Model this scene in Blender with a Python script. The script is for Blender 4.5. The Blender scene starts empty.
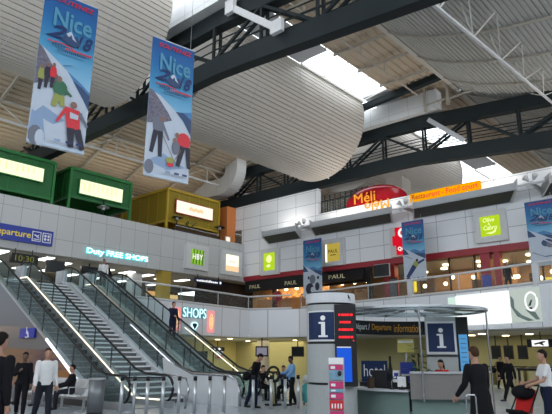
import bpy, bmesh, math, random
from mathutils import Vector, Matrix
random.seed(7)
S = bpy.context.scene
COL = S.collection
PI = math.pi
V = Vector
# ------------------------------------------------------------------ materials
def _nt(name):
    m = bpy.data.materials.new(name); m.use_nodes = True
    nt = m.node_tree; nt.nodes.clear()
    out = nt.nodes.new('ShaderNodeOutputMaterial')
    return m, nt, out
def pm(name, col, rough=.5, metal=0., noise=.06, scale=6., bump=0.):
    m, nt, out = _nt(name); N = nt.nodes; L = nt.links
    b = N.new('ShaderNodeBsdfPrincipled')
    tc = N.new('ShaderNodeTexCoord'); nz = N.new('ShaderNodeTexNoise')
    nz.inputs['Scale'].default_value = scale; nz.inputs['Detail'].default_value = 3
    L.new(tc.outputs['Object'], nz.inputs['Vector'])
    mx = N.new('ShaderNodeMix'); mx.data_type = 'RGBA'
    mx.inputs[6].default_value = [c*(1-noise) for c in col]+[1]
    mx.inputs[7].default_value = [min(1, c*(1+noise)) for c in col]+[1]
    L.new(nz.outputs['Fac'], mx.inputs[0]); L.new(mx.outputs[2], b.inputs['Base Color'])
    b.inputs['Roughness'].default_value = rough; b.inputs['Metallic'].default_value = metal
    b.inputs['Specular IOR Level'].default_value = .08 if ('cloth' in name or 'hair' in name or 'jeans' in name or 'beam' in name or name.startswith('dark_blue')) else (.25 if max(col) < .1 else .5)
    if bump:
        bp = N.new('ShaderNodeBump'); bp.inputs['Strength'].default_value = bump
        L.new(nz.outputs['Fac'], bp.inputs['Height']); L.new(bp.outputs[0], b.inputs['Normal'])
    L.new(b.outputs[0], out.inputs[0]); return m
def em(name, col, st=1.):
    m, nt, out = _nt(name)
    e = nt.nodes.new('ShaderNodeEmission'); e.inputs[0].default_value = (*col, 1); e.inputs[1].default_value = st*.62
    nt.links.new(e.outputs[0], out.inputs[0]); return m
def gl(name, tint, alpha=.15, rough=.05):
    """thin clear sheet: tinted see-through with a little body colour and gloss"""
    m, nt, out = _nt(name); N = nt.nodes; L = nt.links
    t = N.new('ShaderNodeBsdfTransparent'); t.inputs[0].default_value = (*tint, 1)
    b = N.new('ShaderNodeBsdfPrincipled'); b.inputs['Base Color'].default_value = (*tint, 1)
    b.inputs['Roughness'].default_value = rough
    mx = N.new('ShaderNodeMixShader'); mx.inputs[0].default_value = alpha
    L.new(t.outputs[0], mx.inputs[1]); L.new(b.outputs[0], mx.inputs[2]); L.new(mx.outputs[0], out.inputs[0])
    return m
def panel(name, col, joint, a, w, h, off=(0, 0), rough=.45, ms=.012, metal=0., var=.03):
    """panelled wall: joints on a grid; a = weights of X,Y giving the running coordinate"""
    m, nt, out = _nt(name); N = nt.nodes; L = nt.links
    b = N.new('ShaderNodeBsdfPrincipled'); b.inputs['Roughness'].default_value = rough; b.inputs['Metallic'].default_value = metal
    tc = N.new('ShaderNodeTexCoord'); sx = N.new('ShaderNodeSeparateXYZ'); L.new(tc.outputs['Object'], sx.inputs[0])
    m1 = N.new('ShaderNodeMath'); m1.operation = 'MULTIPLY'; m1.inputs[1].default_value = a[0]; L.new(sx.outputs[0], m1.inputs[0])
    m2 = N.new('ShaderNodeMath'); m2.operation = 'MULTIPLY_ADD'; m2.inputs[1].default_value = a[1]; L.new(sx.outputs[1], m2.inputs[0]); L.new(m1.outputs[0], m2.inputs[2])
    ax = N.new('ShaderNodeMath'); ax.inputs[1].default_value = off[0]+200*w; L.new(m2.outputs[0], ax.inputs[0])
    az = N.new('ShaderNodeMath'); az.inputs[1].default_value = off[1]+40*h
    L.new(sx.outputs[1 if a[1] == 0 and a[0] == 1 and h < 0 else 2], az.inputs[0])
    cb = N.new('ShaderNodeCombineXYZ'); L.new(ax.outputs[0], cb.inputs[0]); L.new(az.outputs[0], cb.inputs[1])
    br = N.new('ShaderNodeTexBrick'); br.offset = 0; br.squash = 1
    br.inputs['Color1'].default_value = [c*(1-var) for c in col]+[1]; br.inputs['Color2'].default_value = [min(1, c*(1+var)) for c in col]+[1]
    br.inputs['Mortar'].default_value = (*joint, 1); br.inputs['Scale'].default_value = 1
    br.inputs['Mortar Size'].default_value = ms; br.inputs['Mortar Smooth'].default_value = 0
    br.inputs['Brick Width'].default_value = w; br.inputs['Row Height'].default_value = abs(h)
    L.new(cb.outputs[0], br.inputs['Vector']); L.new(br.outputs['Color'], b.inputs['Base Color'])
    L.new(b.outputs[0], out.inputs[0]); return m
def ramp(name, stops, axis=2, rough=.5, noise=.0, nscale=5):
    """printed gradient along one axis of the thing's own box"""
    m, nt, out = _nt(name); N = nt.nodes; L = nt.links
    b = N.new('ShaderNodeBsdfPrincipled'); b.inputs['Roughness'].default_value = rough
    tc = N.new('ShaderNodeTexCoord'); sx = N.new('ShaderNodeSeparateXYZ'); L.new(tc.outputs['Generated'], sx.inputs[0])
    nz = N.new('ShaderNodeTexNoise'); nz.inputs['Scale'].default_value = nscale; L.new(tc.outputs['Generated'], nz.inputs['Vector'])
    ad = N.new('ShaderNodeMath'); ad.operation = 'MULTIPLY_ADD'; ad.inputs[1].default_value = noise; L.new(nz.outputs['Fac'], ad.inputs[0]); L.new(sx.outputs[axis], ad.inputs[2])
    r = N.new('ShaderNodeValToRGB'); L.new(ad.outputs[0], r.inputs[0])
    cr = r.color_ramp
    while len(cr.elements) < len(stops): cr.elements.new(.5)
    for e, (p, c) in zip(cr.elements, stops): e.position = p; e.color = (*c, 1)
    L.new(r.outputs[0], b.inputs['Base Color']); L.new(b.outputs[0], out.inputs[0]); return m

M = dict(
 white=pm('white_paint', (.62, .62, .62), .45), grey=pm('grey_paint', (.38, .39, .4), .5), lgrey=pm('light_grey_paint', (.5, .51, .53), .4),
 steel=pm('brushed_steel', (.52, .54, .56), .3, .75), chrome=pm('polished_chrome', (.42, .43, .45), .25, .9), dark=pm('black_plastic', (.012, .012, .014), .45),
 beam=pm('dark_blue_grey_paint', (.022, .028, .03), .5, 0, .1, 1.5), beige=pm('beige_paint', (.42, .38, .32), .6), truss=pm('pale_truss_paint', (.55, .53, .48), .5),
 drum=pm('drum_sheet', (.54, .49, .43), .5, 0, .05, .5), deck=pm('roof_sheet', (.54, .45, .34), .6, 0, .06, .5), vault=pm('vault_sheet', (.41, .41, .385), .55, 0, .06, .5),
 duct=panel('duct_sheet', (.62, .62, .61), (.35, .35, .35), (0, 1), 1.5, 9, (0, 0)),
 red=pm('dark_red_paint', (.3, .012, .024), .45), orange=pm('orange_plaster', (.62, .2, .05), .7), yellow=pm('yellow_wall_paint', (.58, .5, .22), .6, 0, .06, .7),
 black=pm('black_cloth', (.010, .010, .012), .85), navy=pm('navy_cloth', (.012, .016, .035), .8), jeans=pm('dark_jeans', (.018, .02, .028), .85),
 whitec=pm('white_cloth', (.6, .6, .6), .85), greyc=pm('grey_cloth', (.12, .125, .14), .85), bluec=pm('light_blue_cloth', (.18, .33, .55), .85), redc=pm('red_cloth', (.42, .02, .02), .85),
 skin=pm('skin', (.33, .175, .115), .55, 0, .05, 20), skind=pm('dark_skin', (.1, .05, .032), .5, 0, .05, 20), hair=pm('dark_hair', (.012, .009, .008), .6), hairb=pm('brown_hair', (.05, .026, .014), .6), eye=pm('eye_dark', (.01, .01, .01), .2),
 shoe=pm('black_leather', (.01, .01, .01), .4), rubber=pm('handrail_rubber', (.015, .016, .018), .4),
 glass=gl('clear_glass', (.86, .92, .92), .05), balu=gl('green_tinted_glass', (.66, .78, .79), .1), gglass=gl('frosted_green_glass', (.28, .38, .35), .55, .15),
 gmesh=gl('green_mesh', (.06, .28, .09), .45, .5), ymesh=gl('yellow_mesh', (.5, .36, .03), .5, .5), gframe=pm('green_frame_paint', (.012, .15, .03), .4), yframe=pm('mustard_frame_paint', (.42, .27, .012), .4),
 strip=em('warm_light_strip', (1, .87, .66), 2.2), stripc=em('cool_light_strip', (.86, .9, 1), 2.2), lampw=em('white_tube_light', (1, .97, .9), 5), lampy=em('warm_downlight', (1, .78, .45), 7),
 signy=ramp('sign_dummy', [(0, (.5, .5, .5)), (1, (.5, .5, .5))]), cyan=em('cyan_neon', (.45, 1, 1), 2.6), cyanrim=em('cyan_neon_halo', (.06, .7, .8), 1.4), neonw=em('white_neon', (.55, .9, .95), 1.6), pink=em('pink_neon_panel', (1, .36, .36), .85), pinko=em('orange_neon_tube', (1, .6, .25), 1.3),
 ledred=em('red_led', (1, .03, .04), 1.4), ledgreen=em('amber_led', (.4, .42, .1), .4), screenb=em('blue_screen', (.02, .13, .85), .8), screenc=em('cyan_screen', (.1, .36, .7), .8), screeng=em('grey_screen', (.35, .33, .42), .6), screend=pm('dark_screen', (.015, .018, .02), .15),
 adw=em('white_lightbox', (.93, 1, .97), 1.15), adg=em('pale_lightbox', (.55, .63, .58), .85), adk=pm('print_dark', (.03, .05, .045), .5),
 ibl=pm('sign_blue', (.008, .022, .075), .35), dbl=pm('departure_blue', (.01, .03, .3), .4), dye=pm('sign_yellow', (.85, .65, .02), .4), pw=pm('print_white', (.75, .75, .75), .5), pr=pm('print_red', (.55, .012, .025), .5),
 orng=em('orange_lightbox', (1, .42, .0), .95), redt=pm('red_letter', (.5, .02, .01), .4), gold=em('gold_lightbox', (.62, .48, .08), .7), goldw=em('gold_lightbox_edge', (1, .95, .6), 1.6), lime=em('lime_lightbox', (.5, .72, .02), .9), limew=em('lime_letter', (.85, 1, .4), 1.1), peach=em('peach_lightbox', (1, .66, .38), 1.0), peachw=em('peach_lightbox_top', (1, .95, .75), 1.25), bam=em('green_lightbox', (.32, .62, .06), .8), bamd=pm('bamboo_dark', (.04, .16, .02), .5), whe=em('white_lightbox_letter', (.9, .9, .9), 1.1),
 redball=pm('glossy_red', (.34, .005, .014), .14), oryl=pm('orange_letter', (.85, .32, .02), .4), quick=em('red_lightbox', (.85, .01, .03), .75),
 podlite=em('pale_green_lightbox', (.93, 1, .62), 1.25), podlitd=em('pale_green_lightbox_print', (.8, .92, .4), 1.15), podor=em('cream_lightbox', (1, .88, .72), 1.2), podord=em('orange_lightbox_print', (1, .66, .36), 1.),
 granite=pm('speckled_granite', (.17, .16, .15), .3, 0, .5, 60), kiosk=pm('kiosk_sheet', (.33, .35, .345), .4), brown=pm('dark_brown_wood', (.05, .028, .016), .5), warmwood=pm('warm_wood', (.4, .2, .07), .5, 0, .25, 2),
 seat=pm('white_seat_shell', (.55, .56, .57), .35), bin=pm('bin_metal', (.16, .17, .18), .4, .5), leaf=pm('leaf_green', (.03, .1, .025), .6, 0, .3, 20), turq=pm('turquoise_shell', (.08, .38, .38), .5), turf=pm('bl', (.1, .1, .1)),
 step=pm('grooved_step_metal', (.045, .055, .06), .45, .3), tread=pm('stair_tread', (.09, .095, .1), .55), nose=pm('pale_step_edge', (.72, .73, .74), .45), soffit=pm('dark_mesh_soffit', (.065, .068, .062), .75, 0, .1, 3), pitz=pm('sheet_ceiling', (.3, .29, .26), .7),
)
# ------------------------------------------------------------------ geometry helper
BASE = {}
class MB:
    def __init__(s): s.bm = bmesh.new(); s.mi = 0
    def _f(s, vs):
        try:
            f = s.bm.faces.new(vs); f.material_index = s.mi; return f
        except ValueError: return None
    def box(s, x0, x1, y0, y1, z0, z1):
        v = [s.bm.verts.new((x, y, z)) for z in (z0, z1) for y in (y0, y1) for x in (x0, x1)]
        for q in ((0, 2, 3, 1), (4, 5, 7, 6), (0, 1, 5, 4), (2, 6, 7, 3), (0, 4, 6, 2), (1, 3, 7, 5)): s._f([v[i] for i in q])
        return s
    def obox(s, c, R, U, N, w, h, d):
        """box centred at c, sizes along unit vectors R,U,N"""
        c = V(c); R = V(R)*w/2; U = V(U)*h/2; N = V(N)*d/2
        v = [s.bm.verts.new(c+a*R+b*U+e*N) for e in (-1, 1) for b in (-1, 1) for a in (-1, 1)]
        for q in ((0, 2, 3, 1), (4, 5, 7, 6), (0, 1, 5, 4), (2, 6, 7, 3), (0, 4, 6, 2), (1, 3, 7, 5)): s._f([v[i] for i in q])
        return s
    def bar(s, a, b, w, h=None, up=(0, 0, 1)):
        a, b = V(a), V(b); d = (b-a); L = d.length; d.normalize(); up = V(up)
        if abs(d.dot(up)) > .99: up = V((0, 1, 0))
        R = d.cross(up).normalized(); U = R.cross(d)
        return s.obox((a+b)/2, R, U, d, w, h or w, L)
    def tube(s, pts, r, n=8, close=False):
        pts = [V(p) for p in pts]; rings = []; m = len(pts)
        for i, p in enumerate(pts):
            if close: d = pts[(i+1) % m]-pts[i-1]
            else: d = pts[min(i+1, m-1)]-pts[max(i-1, 0)]
            d.normalize(); up = V((0, 0, 1)) if abs(d.z) < .95 else V((0, 1, 0))
            R = d.cross(up).normalized(); U = R.cross(d)
            rr = r[i] if isinstance(r, (list, tuple)) else r
            rings.append([s.bm.verts.new(p+rr*(math.cos(2*PI*k/n)*R+math.sin(2*PI*k/n)*U)) for k in range(n)])
        for i in range(m if close else m-1):
            A, B = rings[i], rings[(i+1) % m]
            for k in range(n): s._f([A[k], A[(k+1) % n], B[(k+1) % n], B[k]])
        if not close: s._f(rings[0][::-1]); s._f(rings[-1])
        return s
    def cyl(s, c, r, z0, z1, n=24, r2=None):
        r2 = r if r2 is None else r2
        A = [s.bm.verts.new((c[0]+r*math.cos(2*PI*k/n), c[1]+r*math.sin(2*PI*k/n), z0)) for k in range(n)]
        B = [s.bm.verts.new((c[0]+r2*math.cos(2*PI*k/n), c[1]+r2*math.sin(2*PI*k/n), z1)) for k in range(n)]
        for k in range(n): s._f([A[k], A[(k+1) % n], B[(k+1) % n], B[k]])
        s._f(A[::-1]); s._f(B); return s
    def ell(s, c, rx, ry, rz, n=14, m=8):
        c = V(c); rings = []
        for j in range(1, m):
            t = PI*j/m
            rings.append([s.bm.verts.new(c+V((rx*math.sin(t)*math.cos(2*PI*k/n), ry*math.sin(t)*math.sin(2*PI*k/n), rz*math.cos(t)))) for k in range(n)])
        T = s.bm.verts.new(c+V((0, 0, rz))); B = s.bm.verts.new(c-V((0, 0, rz)))
        for k in range(n):
            s._f([T, rings[0][k], rings[0][(k+1) % n]]); s._f([B, rings[-1][(k+1) % n], rings[-1][k]])
            for j in range(len(rings)-1): s._f([rings[j][k], rings[j+1][k], rings[j+1][(k+1) % n], rings[j][(k+1) % n]])
        return s
    def prism(s, poly, d):
        """poly: list of 3D points, extruded by vector d"""
        d = V(d); A = [s.bm.verts.new(V(p)) for p in poly]; B = [s.bm.verts.new(V(p)+d) for p in poly]; n = len(poly)
        for k in range(n): s._f([A[k], A[(k+1) % n], B[(k+1) % n], B[k]])
        s._f(A[::-1]); s._f(B); return s
    def poly(s, pts): s._f([s.bm.verts.new(V(p)) for p in pts]); return s
    def sheet(s, prof, x0, x1, th=.03):
        """profile of (Y,z) points swept along X with a thickness"""
        for (a, b) in zip(prof[:-1], prof[1:]):
            s.poly([(x0, *a), (x1, *a), (x1, *b), (x0, *b)])
        return s
    def build(s, name, mats, parent=None, smooth=False, kind=None, label=None, fixn=True):
        if fixn: bmesh.ops.recalc_face_normals(s.bm, faces=s.bm.faces[:])
        off = V((0, 0, 0))
        if parent is not None: off = BASE.get(parent.name, V((0, 0, 0)))
        if off.length: bmesh.ops.translate(s.bm, verts=s.bm.verts[:], vec=-off)
        me = bpy.data.meshes.new(name); s.bm.to_mesh(me); s.bm.free()
        for m in (mats if isinstance(mats, (list, tuple)) else [mats]): me.materials.append(m)
        if smooth:
            for p in me.polygons: p.use_smooth = True
        o = bpy.data.objects.new(name, me); COL.objects.link(o)
        if parent is not None: o.parent = parent; BASE[o.name] = off
        if kind: o['kind'] = kind
        if label: o['label'] = label
        return o
def tag(o, label, cat, group=None):
    o['label'] = label; o['category'] = cat
    if group: o['group'] = group
    return o
def thing(name, label, cat, loc=(0, 0, 0), group=None):
    o = bpy.data.objects.new(name, None); o.empty_display_size = .2; COL.objects.link(o)
    o.location = loc; BASE[o.name] = V(loc)
    return tag(o, label, cat, group)
def struct(o): o['kind'] = 'structure'; return o
FONT_CACHE = {}
def text(body, name, c, R, U, w, h, mat, parent=None, depth=.02, bold=0., flip=False, shear=0.):
    """lettering centred at c on axes R,U, fitted into w x h"""
    cu = bpy.data.curves.new('t', 'FONT'); cu.body = body; cu.size = 1; cu.offset = bold; cu.extrude = .01; cu.resolution_u = 3; cu.shear = shear
    ob = bpy.data.objects.new('t', cu); COL.objects.link(ob)
    dg = bpy.context.evaluated_depsgraph_get(); me = bpy.data.meshes.new_from_object(ob.evaluated_get(dg))
    bpy.data.objects.remove(ob); bpy.data.curves.remove(cu)
    xs = [v.co.x for v in me.vertices]; ys = [v.co.y for v in me.vertices]
    x0, x1, y0, y1 = min(xs), max(xs), min(ys), max(ys)
    R = V(R).normalized(); U = V(U).normalized(); N = R.cross(U); c = V(c)
    off = BASE.get(parent.name, V((0, 0, 0))) if parent is not None else V((0, 0, 0))
    sx = w/(x1-x0); sy = h/(y1-y0)
    if flip: sx, sy = -sx, -sy
    for v in me.vertices:
        p = v.co.copy(); v.co = c-off+R*((p.x-(x0+x1)/2)*sx)+U*((p.y-(y0+y1)/2)*sy)+N*(p.z*50*depth+depth/2)
    me.materials.append(mat); me.name = name
    o = bpy.data.objects.new(name, me); COL.objects.link(o)
    if parent is not None: o.parent = parent; BASE[o.name] = off
    return o
def arcpts(c, r, a0, a1, n, z): return [(c[0]+r*math.cos(a0+(a1-a0)*i/n), c[1]+r*math.sin(a0+(a1-a0)*i/n), z) for i in range(n+1)]
XR, YR, ZU = V((1, 0, 0)), V((0, -1, 0)), V((0, 0, 1))   # right as seen on walls facing -Y / -X
exec_parts = []
# ------------------------------------------------------------------ camera, world, lights
F_, U_, R_ = V((.71919597, .64371333, .26151541)), V((-.19823525, -.17063692, .96518694)), V((.66592788, -.74600012, .00488529))
cam = bpy.data.cameras.new('camera'); co = bpy.data.objects.new('camera', cam); COL.objects.link(co)
co.matrix_world = Matrix.Translation((0, 0, 1.6)) @ Matrix((R_, U_, -F_)).transposed().to_4x4()
cam.sensor_width = 36; cam.lens = 551/552*36; cam.clip_end = 300; S.camera = co
w = bpy.data.worlds.new('daylight'); S.world = w; w.use_nodes = True
bg = w.node_tree.nodes['Background']; bg.inputs[0].default_value = (.86, .93, 1, 1); bg.inputs[1].default_value = 2.2
S.view_settings.view_transform = 'Standard'; S.view_settings.look = 'None'; S.view_settings.gamma = 1; S.view_settings.use_curve_mapping = False
S.view_settings.exposure = EXPOSURE = 0.75
def area(name, loc, sx, sy, col, power, rot=(0, 0, 0)):
    l = bpy.data.lights.new(name, 'AREA'); l.shape = 'RECTANGLE'; l.size = sx; l.size_y = sy; l.color = col; l.energy = power
    o = bpy.data.objects.new(name, l); o.location = loc; o.rotation_euler = rot; COL.objects.link(o); return o
# ------------------------------------------------------------------ setting: floors, walls
floor_m = panel('terrazzo', (.40, .44, .48), (.3, .33, .36), (1, 0), .9, -.9, rough=.22, ms=.006, var=.05)
mb = MB(); mb.box(-12, 78, -12, 60, -.2, 0); struct(mb.build('floor', floor_m))
ptsE = [(8, 26.02), (17.15, 26.02), (17.15, 28.15), (22.7, 28.4), (26.4, 28.9), (29.9, 29.35), (31.1, 25.6), (29.6, 18.8), (28.5, 12.4), (27.1, 7.3), (25.4, 1.5), (23.5, -6)]
mb = MB(); mb.prism([(x, y, 2.95) for x, y in ptsE]+[(60, -6, 2.95), (60, 52, 2.95), (8, 52, 2.95)], (0, 0, 1.95))
slab_m = panel('balcony_sheet', (.74, .75, .78), (.25, .26, .28), (.62, .78), 1.45, 9, ms=.016, rough=.35)
struct(mb.build('wall_gallery', slab_m))
mb = MB(); mb.prism([(x, y, 4.9) for x, y in ptsE[2:]]+[(60, -6, 4.9), (60, 52, 4.9), (17.2, 52, 4.9)], (0, 0, .03))
struct(mb.build('floor_gallery', pm('gallery_floor', (.3, .3, .3), .35)))
mb = MB(); mb.box(-4, 8, 30, 52, 2.95, 4.9); mb.box(8, 17.2, 26.06, 52, 4.9, 4.93); struct(mb.build('floor_landing', pm('landing_floor', (.3, .31, .33), .4)))
mb = MB(); mb.box(-12, -11.7, -12, 60, 0, 7.5); struct(mb.build('unseen_wall_back', M['grey'])); mb = MB(); mb.box(-12, 78, -12, -11.7, 0, 7.5); struct(mb.build('unseen_wall_rear', M['grey']))  # unseen low walls behind the camera, added to darken the ground
ceil_m = pm('ceiling_tiles', (.42, .40, .34), .6)
mb = MB(); mb.box(-4, 60, 30.2, 52, 2.9, 2.945); mb.box(31.3, 60, -6, 30.2, 2.9, 2.945); mb.box(28.9, 31.3, -6, 12, 2.9, 2.945); struct(mb.build('ceiling_ground', ceil_m))
wl = panel('fascia_panels_left', (.50, .50, .49), (.25, .25, .25), (1, 0), 1.13, 1.55, (0, .75+.02), ms=.014)
mb = MB(); mb.box(-8, 32.2, 32.4, 32.7, 7.55, 10.65); struct(mb.build('wall_left', wl))
mb = MB(); mb.box(-8, 34, 32.7, 52, 7.5, 7.56); mb.box(32.65, 38, -6, 32.7, 7.5, 7.56); struct(mb.build('ceiling_gallery', pm('gallery_ceiling', (.33, .32, .27), .6)))
mb = MB(); mb.box(-8, 60, 32.72, 52, 9.9, 10.1); mb.box(32.65, 60, -6, 32.72, 9.9, 10.1); struct(mb.build('floor_terrace', pm('terrace_floor', (.25, .22, .2), .6)))
wr = panel('fascia_panels_right', (.76, .77, .79), (.24, .25, .27), (0, 1), 1.93, 1.0, (.3, .1), ms=.014)
mb = MB(); mb.box(32.2, 32.6, -6, 32.7, 7.9, 12.0); mb.box(32.2, 32.6, 24.55, 33.5, 12.0, 14.03); struct(mb.build('wall_right', wr))
mb = MB(); mb.box(32.12, 32.62, -6, 32.3, 7.55, 7.92); struct(mb.build('trim_1', M['red']))
mb = MB(); mb.box(31.2, 32.19, 33.5, 33.6, 10.1, 14.0); mb.box(31.2, 31.3, 33.6, 38, 10.1, 14.0); struct(mb.build('wall_terrace', M['orange']))
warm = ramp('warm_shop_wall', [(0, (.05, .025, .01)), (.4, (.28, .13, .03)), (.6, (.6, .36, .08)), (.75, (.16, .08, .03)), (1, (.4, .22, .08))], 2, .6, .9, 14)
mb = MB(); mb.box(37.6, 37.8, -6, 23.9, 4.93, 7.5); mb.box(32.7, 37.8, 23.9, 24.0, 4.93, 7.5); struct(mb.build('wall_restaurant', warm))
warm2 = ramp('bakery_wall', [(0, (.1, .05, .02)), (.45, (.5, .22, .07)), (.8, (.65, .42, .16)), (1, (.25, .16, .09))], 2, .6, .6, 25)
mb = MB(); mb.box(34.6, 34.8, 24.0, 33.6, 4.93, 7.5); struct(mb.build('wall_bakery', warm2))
cream = pm('cream_shop_wall', (.5, .47, .34), .6, 0, .25, .35)
mb = MB(); mb.box(-4, 45, 44, 44.2, 4.93, 7.5); struct(mb.build('wall_shops', cream))
mb = MB(); mb.box(18, 60, 37.5, 37.7, 0, 2.95); struct(mb.build('wall_hall_left', M['yellow']))
mb = MB(); mb.box(36.5, 36.7, -6, 37.5, 0, 2.95); struct(mb.build('wall_hall_right', pm('olive_wall', (.42, .39, .2), .6, 0, .15, .5)))
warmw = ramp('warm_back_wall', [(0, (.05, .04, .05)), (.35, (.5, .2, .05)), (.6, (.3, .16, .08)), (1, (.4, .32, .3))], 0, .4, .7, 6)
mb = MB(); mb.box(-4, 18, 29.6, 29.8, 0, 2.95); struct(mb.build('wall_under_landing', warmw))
# roof: sloping sheet roof over the left terrace, ridged along X
def ridged(pts, pitch, depth):
    """resample a (Y,z) polyline into trapezoid ridges"""
    out = []; P = [V((a, b)) for a, b in pts]; L = [0]
    for a, b in zip(P[:-1], P[1:]): L.append(L[-1]+(b-a).length)
    n = max(1, int(L[-1]/pitch))
    def at(s):
        s = min(max(s, 0), L[-1]-1e-6)
        for i in range(len(P)-1):
            if s <= L[i+1]:
                d = (P[i+1]-P[i]).normalized(); p = P[i]+d*(s-L[i]); return p, V((-d.y, d.x))
    q = L[-1]/n
    for k in range(n):
        for f, h in ((0, 0), (.62, 0), (.72, depth), (.9, depth)):
            p, nn = at((k+f)*q); p = p+nn*h; out.append((p.x, p.y))
    out.append(pts[-1]); return out
def roofsheet(name, pts, pitch, depth, x0, x1, mat, kind='structure', parent=None):
    mb = MB(); pr = ridged(pts, pitch, depth); mb.sheet(pr, x0, x1)
    up = [(a, b+.25) for a, b in pts]; mb.sheet(up, x0, x1)
    return mb.build(name, mat, parent, kind=kind, fixn=False)
roofsheet('ceiling_slope', [(29.0, 18.95), (50.5, 11.4)], .42, .10, -12, 78, M['deck'])
roofsheet('ceiling_flat', [(13.35, 19.35), (17.1, 19.2)], .42, -.1, -12, 78, M['deck'])
VP = [(-14, 17.6), (-9, 16.7), (-4, 16.2), (0, 16.0), (2.5, 16.05), (5.1, 16.25), (7.4, 16.6), (9.3, 17.1), (11.15, 17.7), (12.7, 18.5), (13.3, 19.0)]
for i, (x0, x1) in enumerate(((-12, 14.4), (17, 33.1), (33.3, 77.6))):
    t = thing('curved_vault', ['curved corrugated vault before the nearest dark roof beam, mostly out of the frame', 'wide curved corrugated vault with arched ribs at the upper right, between the dark beams', 'curved corrugated vault beyond the second dark roof beam at the right'][i], 'ceiling vault', ((x0+x1)/2, 2, 16), 'curved vaults on the right of the skylights')
    roofsheet('vault_sheet', VP, .25, .06, x0, x1, M['vault'], None, t)
    x = x0+.2
    while x < x1:
        mb = MB()
        for a, b in zip(VP[3:-1], VP[4:]): mb.bar((x, a[0], a[1]-.1), (x, b[0], b[1]-.1), .09, .1)
        mb.build('arched_rib', M['beige'], t); x += 3.4
    mb = MB(); mb.bar((x0, 13.35, 19.0), (x1, 13.35, 19.0), .28, .3); mb.build('edge_gutter', M['truss'], t)
mb = MB(); mb.box(77.8, 78, -12, 60, 0, 22); struct(mb.build('wall_far', M['beige']))
# purlins on the sloping roof
mb = MB()
for x in range(-8, 76, 4): mb.bar((x, 29.1, 18.7), (x, 50.3, 11.25), .14, .22)
struct(mb.build('trim_2', M['beige']))
# skylights: clear panes in steel frames, open daylight beyond
sky_g = gl('skylight_glass', (.97, .99, 1), .06)
n = 0
for (x0, x1) in ((-6, 13), (23.6, 30.5), (34.6, 46.5), (50, 75)):
    n += 1; mb = MB(); mb.poly([(x0, 19.15, 18.95), (x1, 19.15, 18.95), (x1, 17.1, 19.25), (x0, 17.1, 19.25)]); o = struct(mb.build('window_%d' % n, sky_g))
    mb = MB(); k = x0
    while k <= x1+.1: mb.bar((k, 19.1, 19.0), (k, 17.1, 19.3), .05, .08); k += 2.3
    mb.bar((x0, 19.12, 18.9), (x1, 19.12, 18.9), .12, .16); mb.build('window_frame', M['truss'], o)
mb = MB(); mb.box(17, 23.55, 17.1, 19.2, 19.0, 19.1); mb.box(46.5, 50, 17.1, 19.2, 19.0, 19.1); mb.box(30.5, 34.6, 17.1, 19.2, 19.2, 19.3); struct(mb.build('ceiling_blank', M['lgrey']))
mb = MB(); mb.bar((30.9, 20.5, 18.6), (30.9, 13.4, 19.1), .4, .4); struct(mb.build('trim_3', M['beam']))
for (x0, x1) in ((-6, 14), (17.2, 31), (33.5, 48)):
    n += 1; mb = MB(); mb.poly([(x0, 27.1, 19.3), (x1, 27.1, 19.3), (x1, 28.95, 18.97), (x0, 28.95, 18.97)]); o = struct(mb.build('window_%d' % n, sky_g))
    mb = MB(); k = x0
    while k <= x1+.1: mb.bar((k, 27.1, 19.3), (k, 28.95, 18.97), .06, .1); k += 2.3
    mb.build('window_frame', M['truss'], o)
# long corrugated drums hung under the roof
DL = ['corrugated ceiling drum at the upper left behind the ski banners', 'large pale corrugated ceiling drum in the middle beyond the nearest dark beam', 'farthest corrugated ceiling drum above the orange food sign']
for i, (x0, x1) in enumerate(((-6, 13.8), (16.7, 30.5), (34, 46.8))):
    t = thing('corrugated_drum', DL[i], 'ceiling drum', ((x0+x1)/2, 23, 14), 'corrugated drums under the roof')
    C0, R0 = (23.0, 17.85), 3.93; pts = []; a0, a1 = math.radians(-196), math.radians(16); nn = 58
    mb = MB(); pr = []
    for k in range(nn):
        for f, rr in ((0, R0), (.8, R0), (.84, R0-.07), (.96, R0-.07)):
            a = a0+(a1-a0)*(k+f)/nn
            yy = C0[0]-math.cos(a)*rr; zz = C0[1]+math.sin(a)*rr; pr.append((yy, zz))
    mb.sheet(pr, x0, x1); mb.build('drum_skin', M['drum'], t, fixn=False)
    for nm, xx in (('end_plate', x0+.02), ('end_plate', x1-.02)):
        mb = MB(); mb.poly([(xx, a, b) for a, b in pr[::2]]); mb.build(nm, M['beam'] if xx > x0+1 else M['drum'], t)
    mb = MB(); mb.box(x0, x1, pr[0][0]-.05 if pr[0][0] < pr[-1][0] else pr[-1][0]-.05, max(pr[0][0], pr[-1][0])+.05, 18.92, 19.0); mb.build('top_cover', M['drum'], t)
    xs = x0+3.4
    while xs < x1-1:
        mb = MB(); mb.tube([(xs, a, b) for a, b in [(C0[0]-math.cos(q)*(R0+.004), C0[1]+math.sin(q)*(R0+.004)) for q in [a0+(a1-a0)*j/40 for j in range(41)]]], .014, 4); mb.build('sheet_seam', M['lgrey'], t); xs += 3.4
    mb = MB(); mb.tube([(x1-1.6, 21.8, 14.02+.2), (x1+.2, 22.4, 14.0)], .05, 6); mb.build('stay_rod', M['truss'], t)
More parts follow.
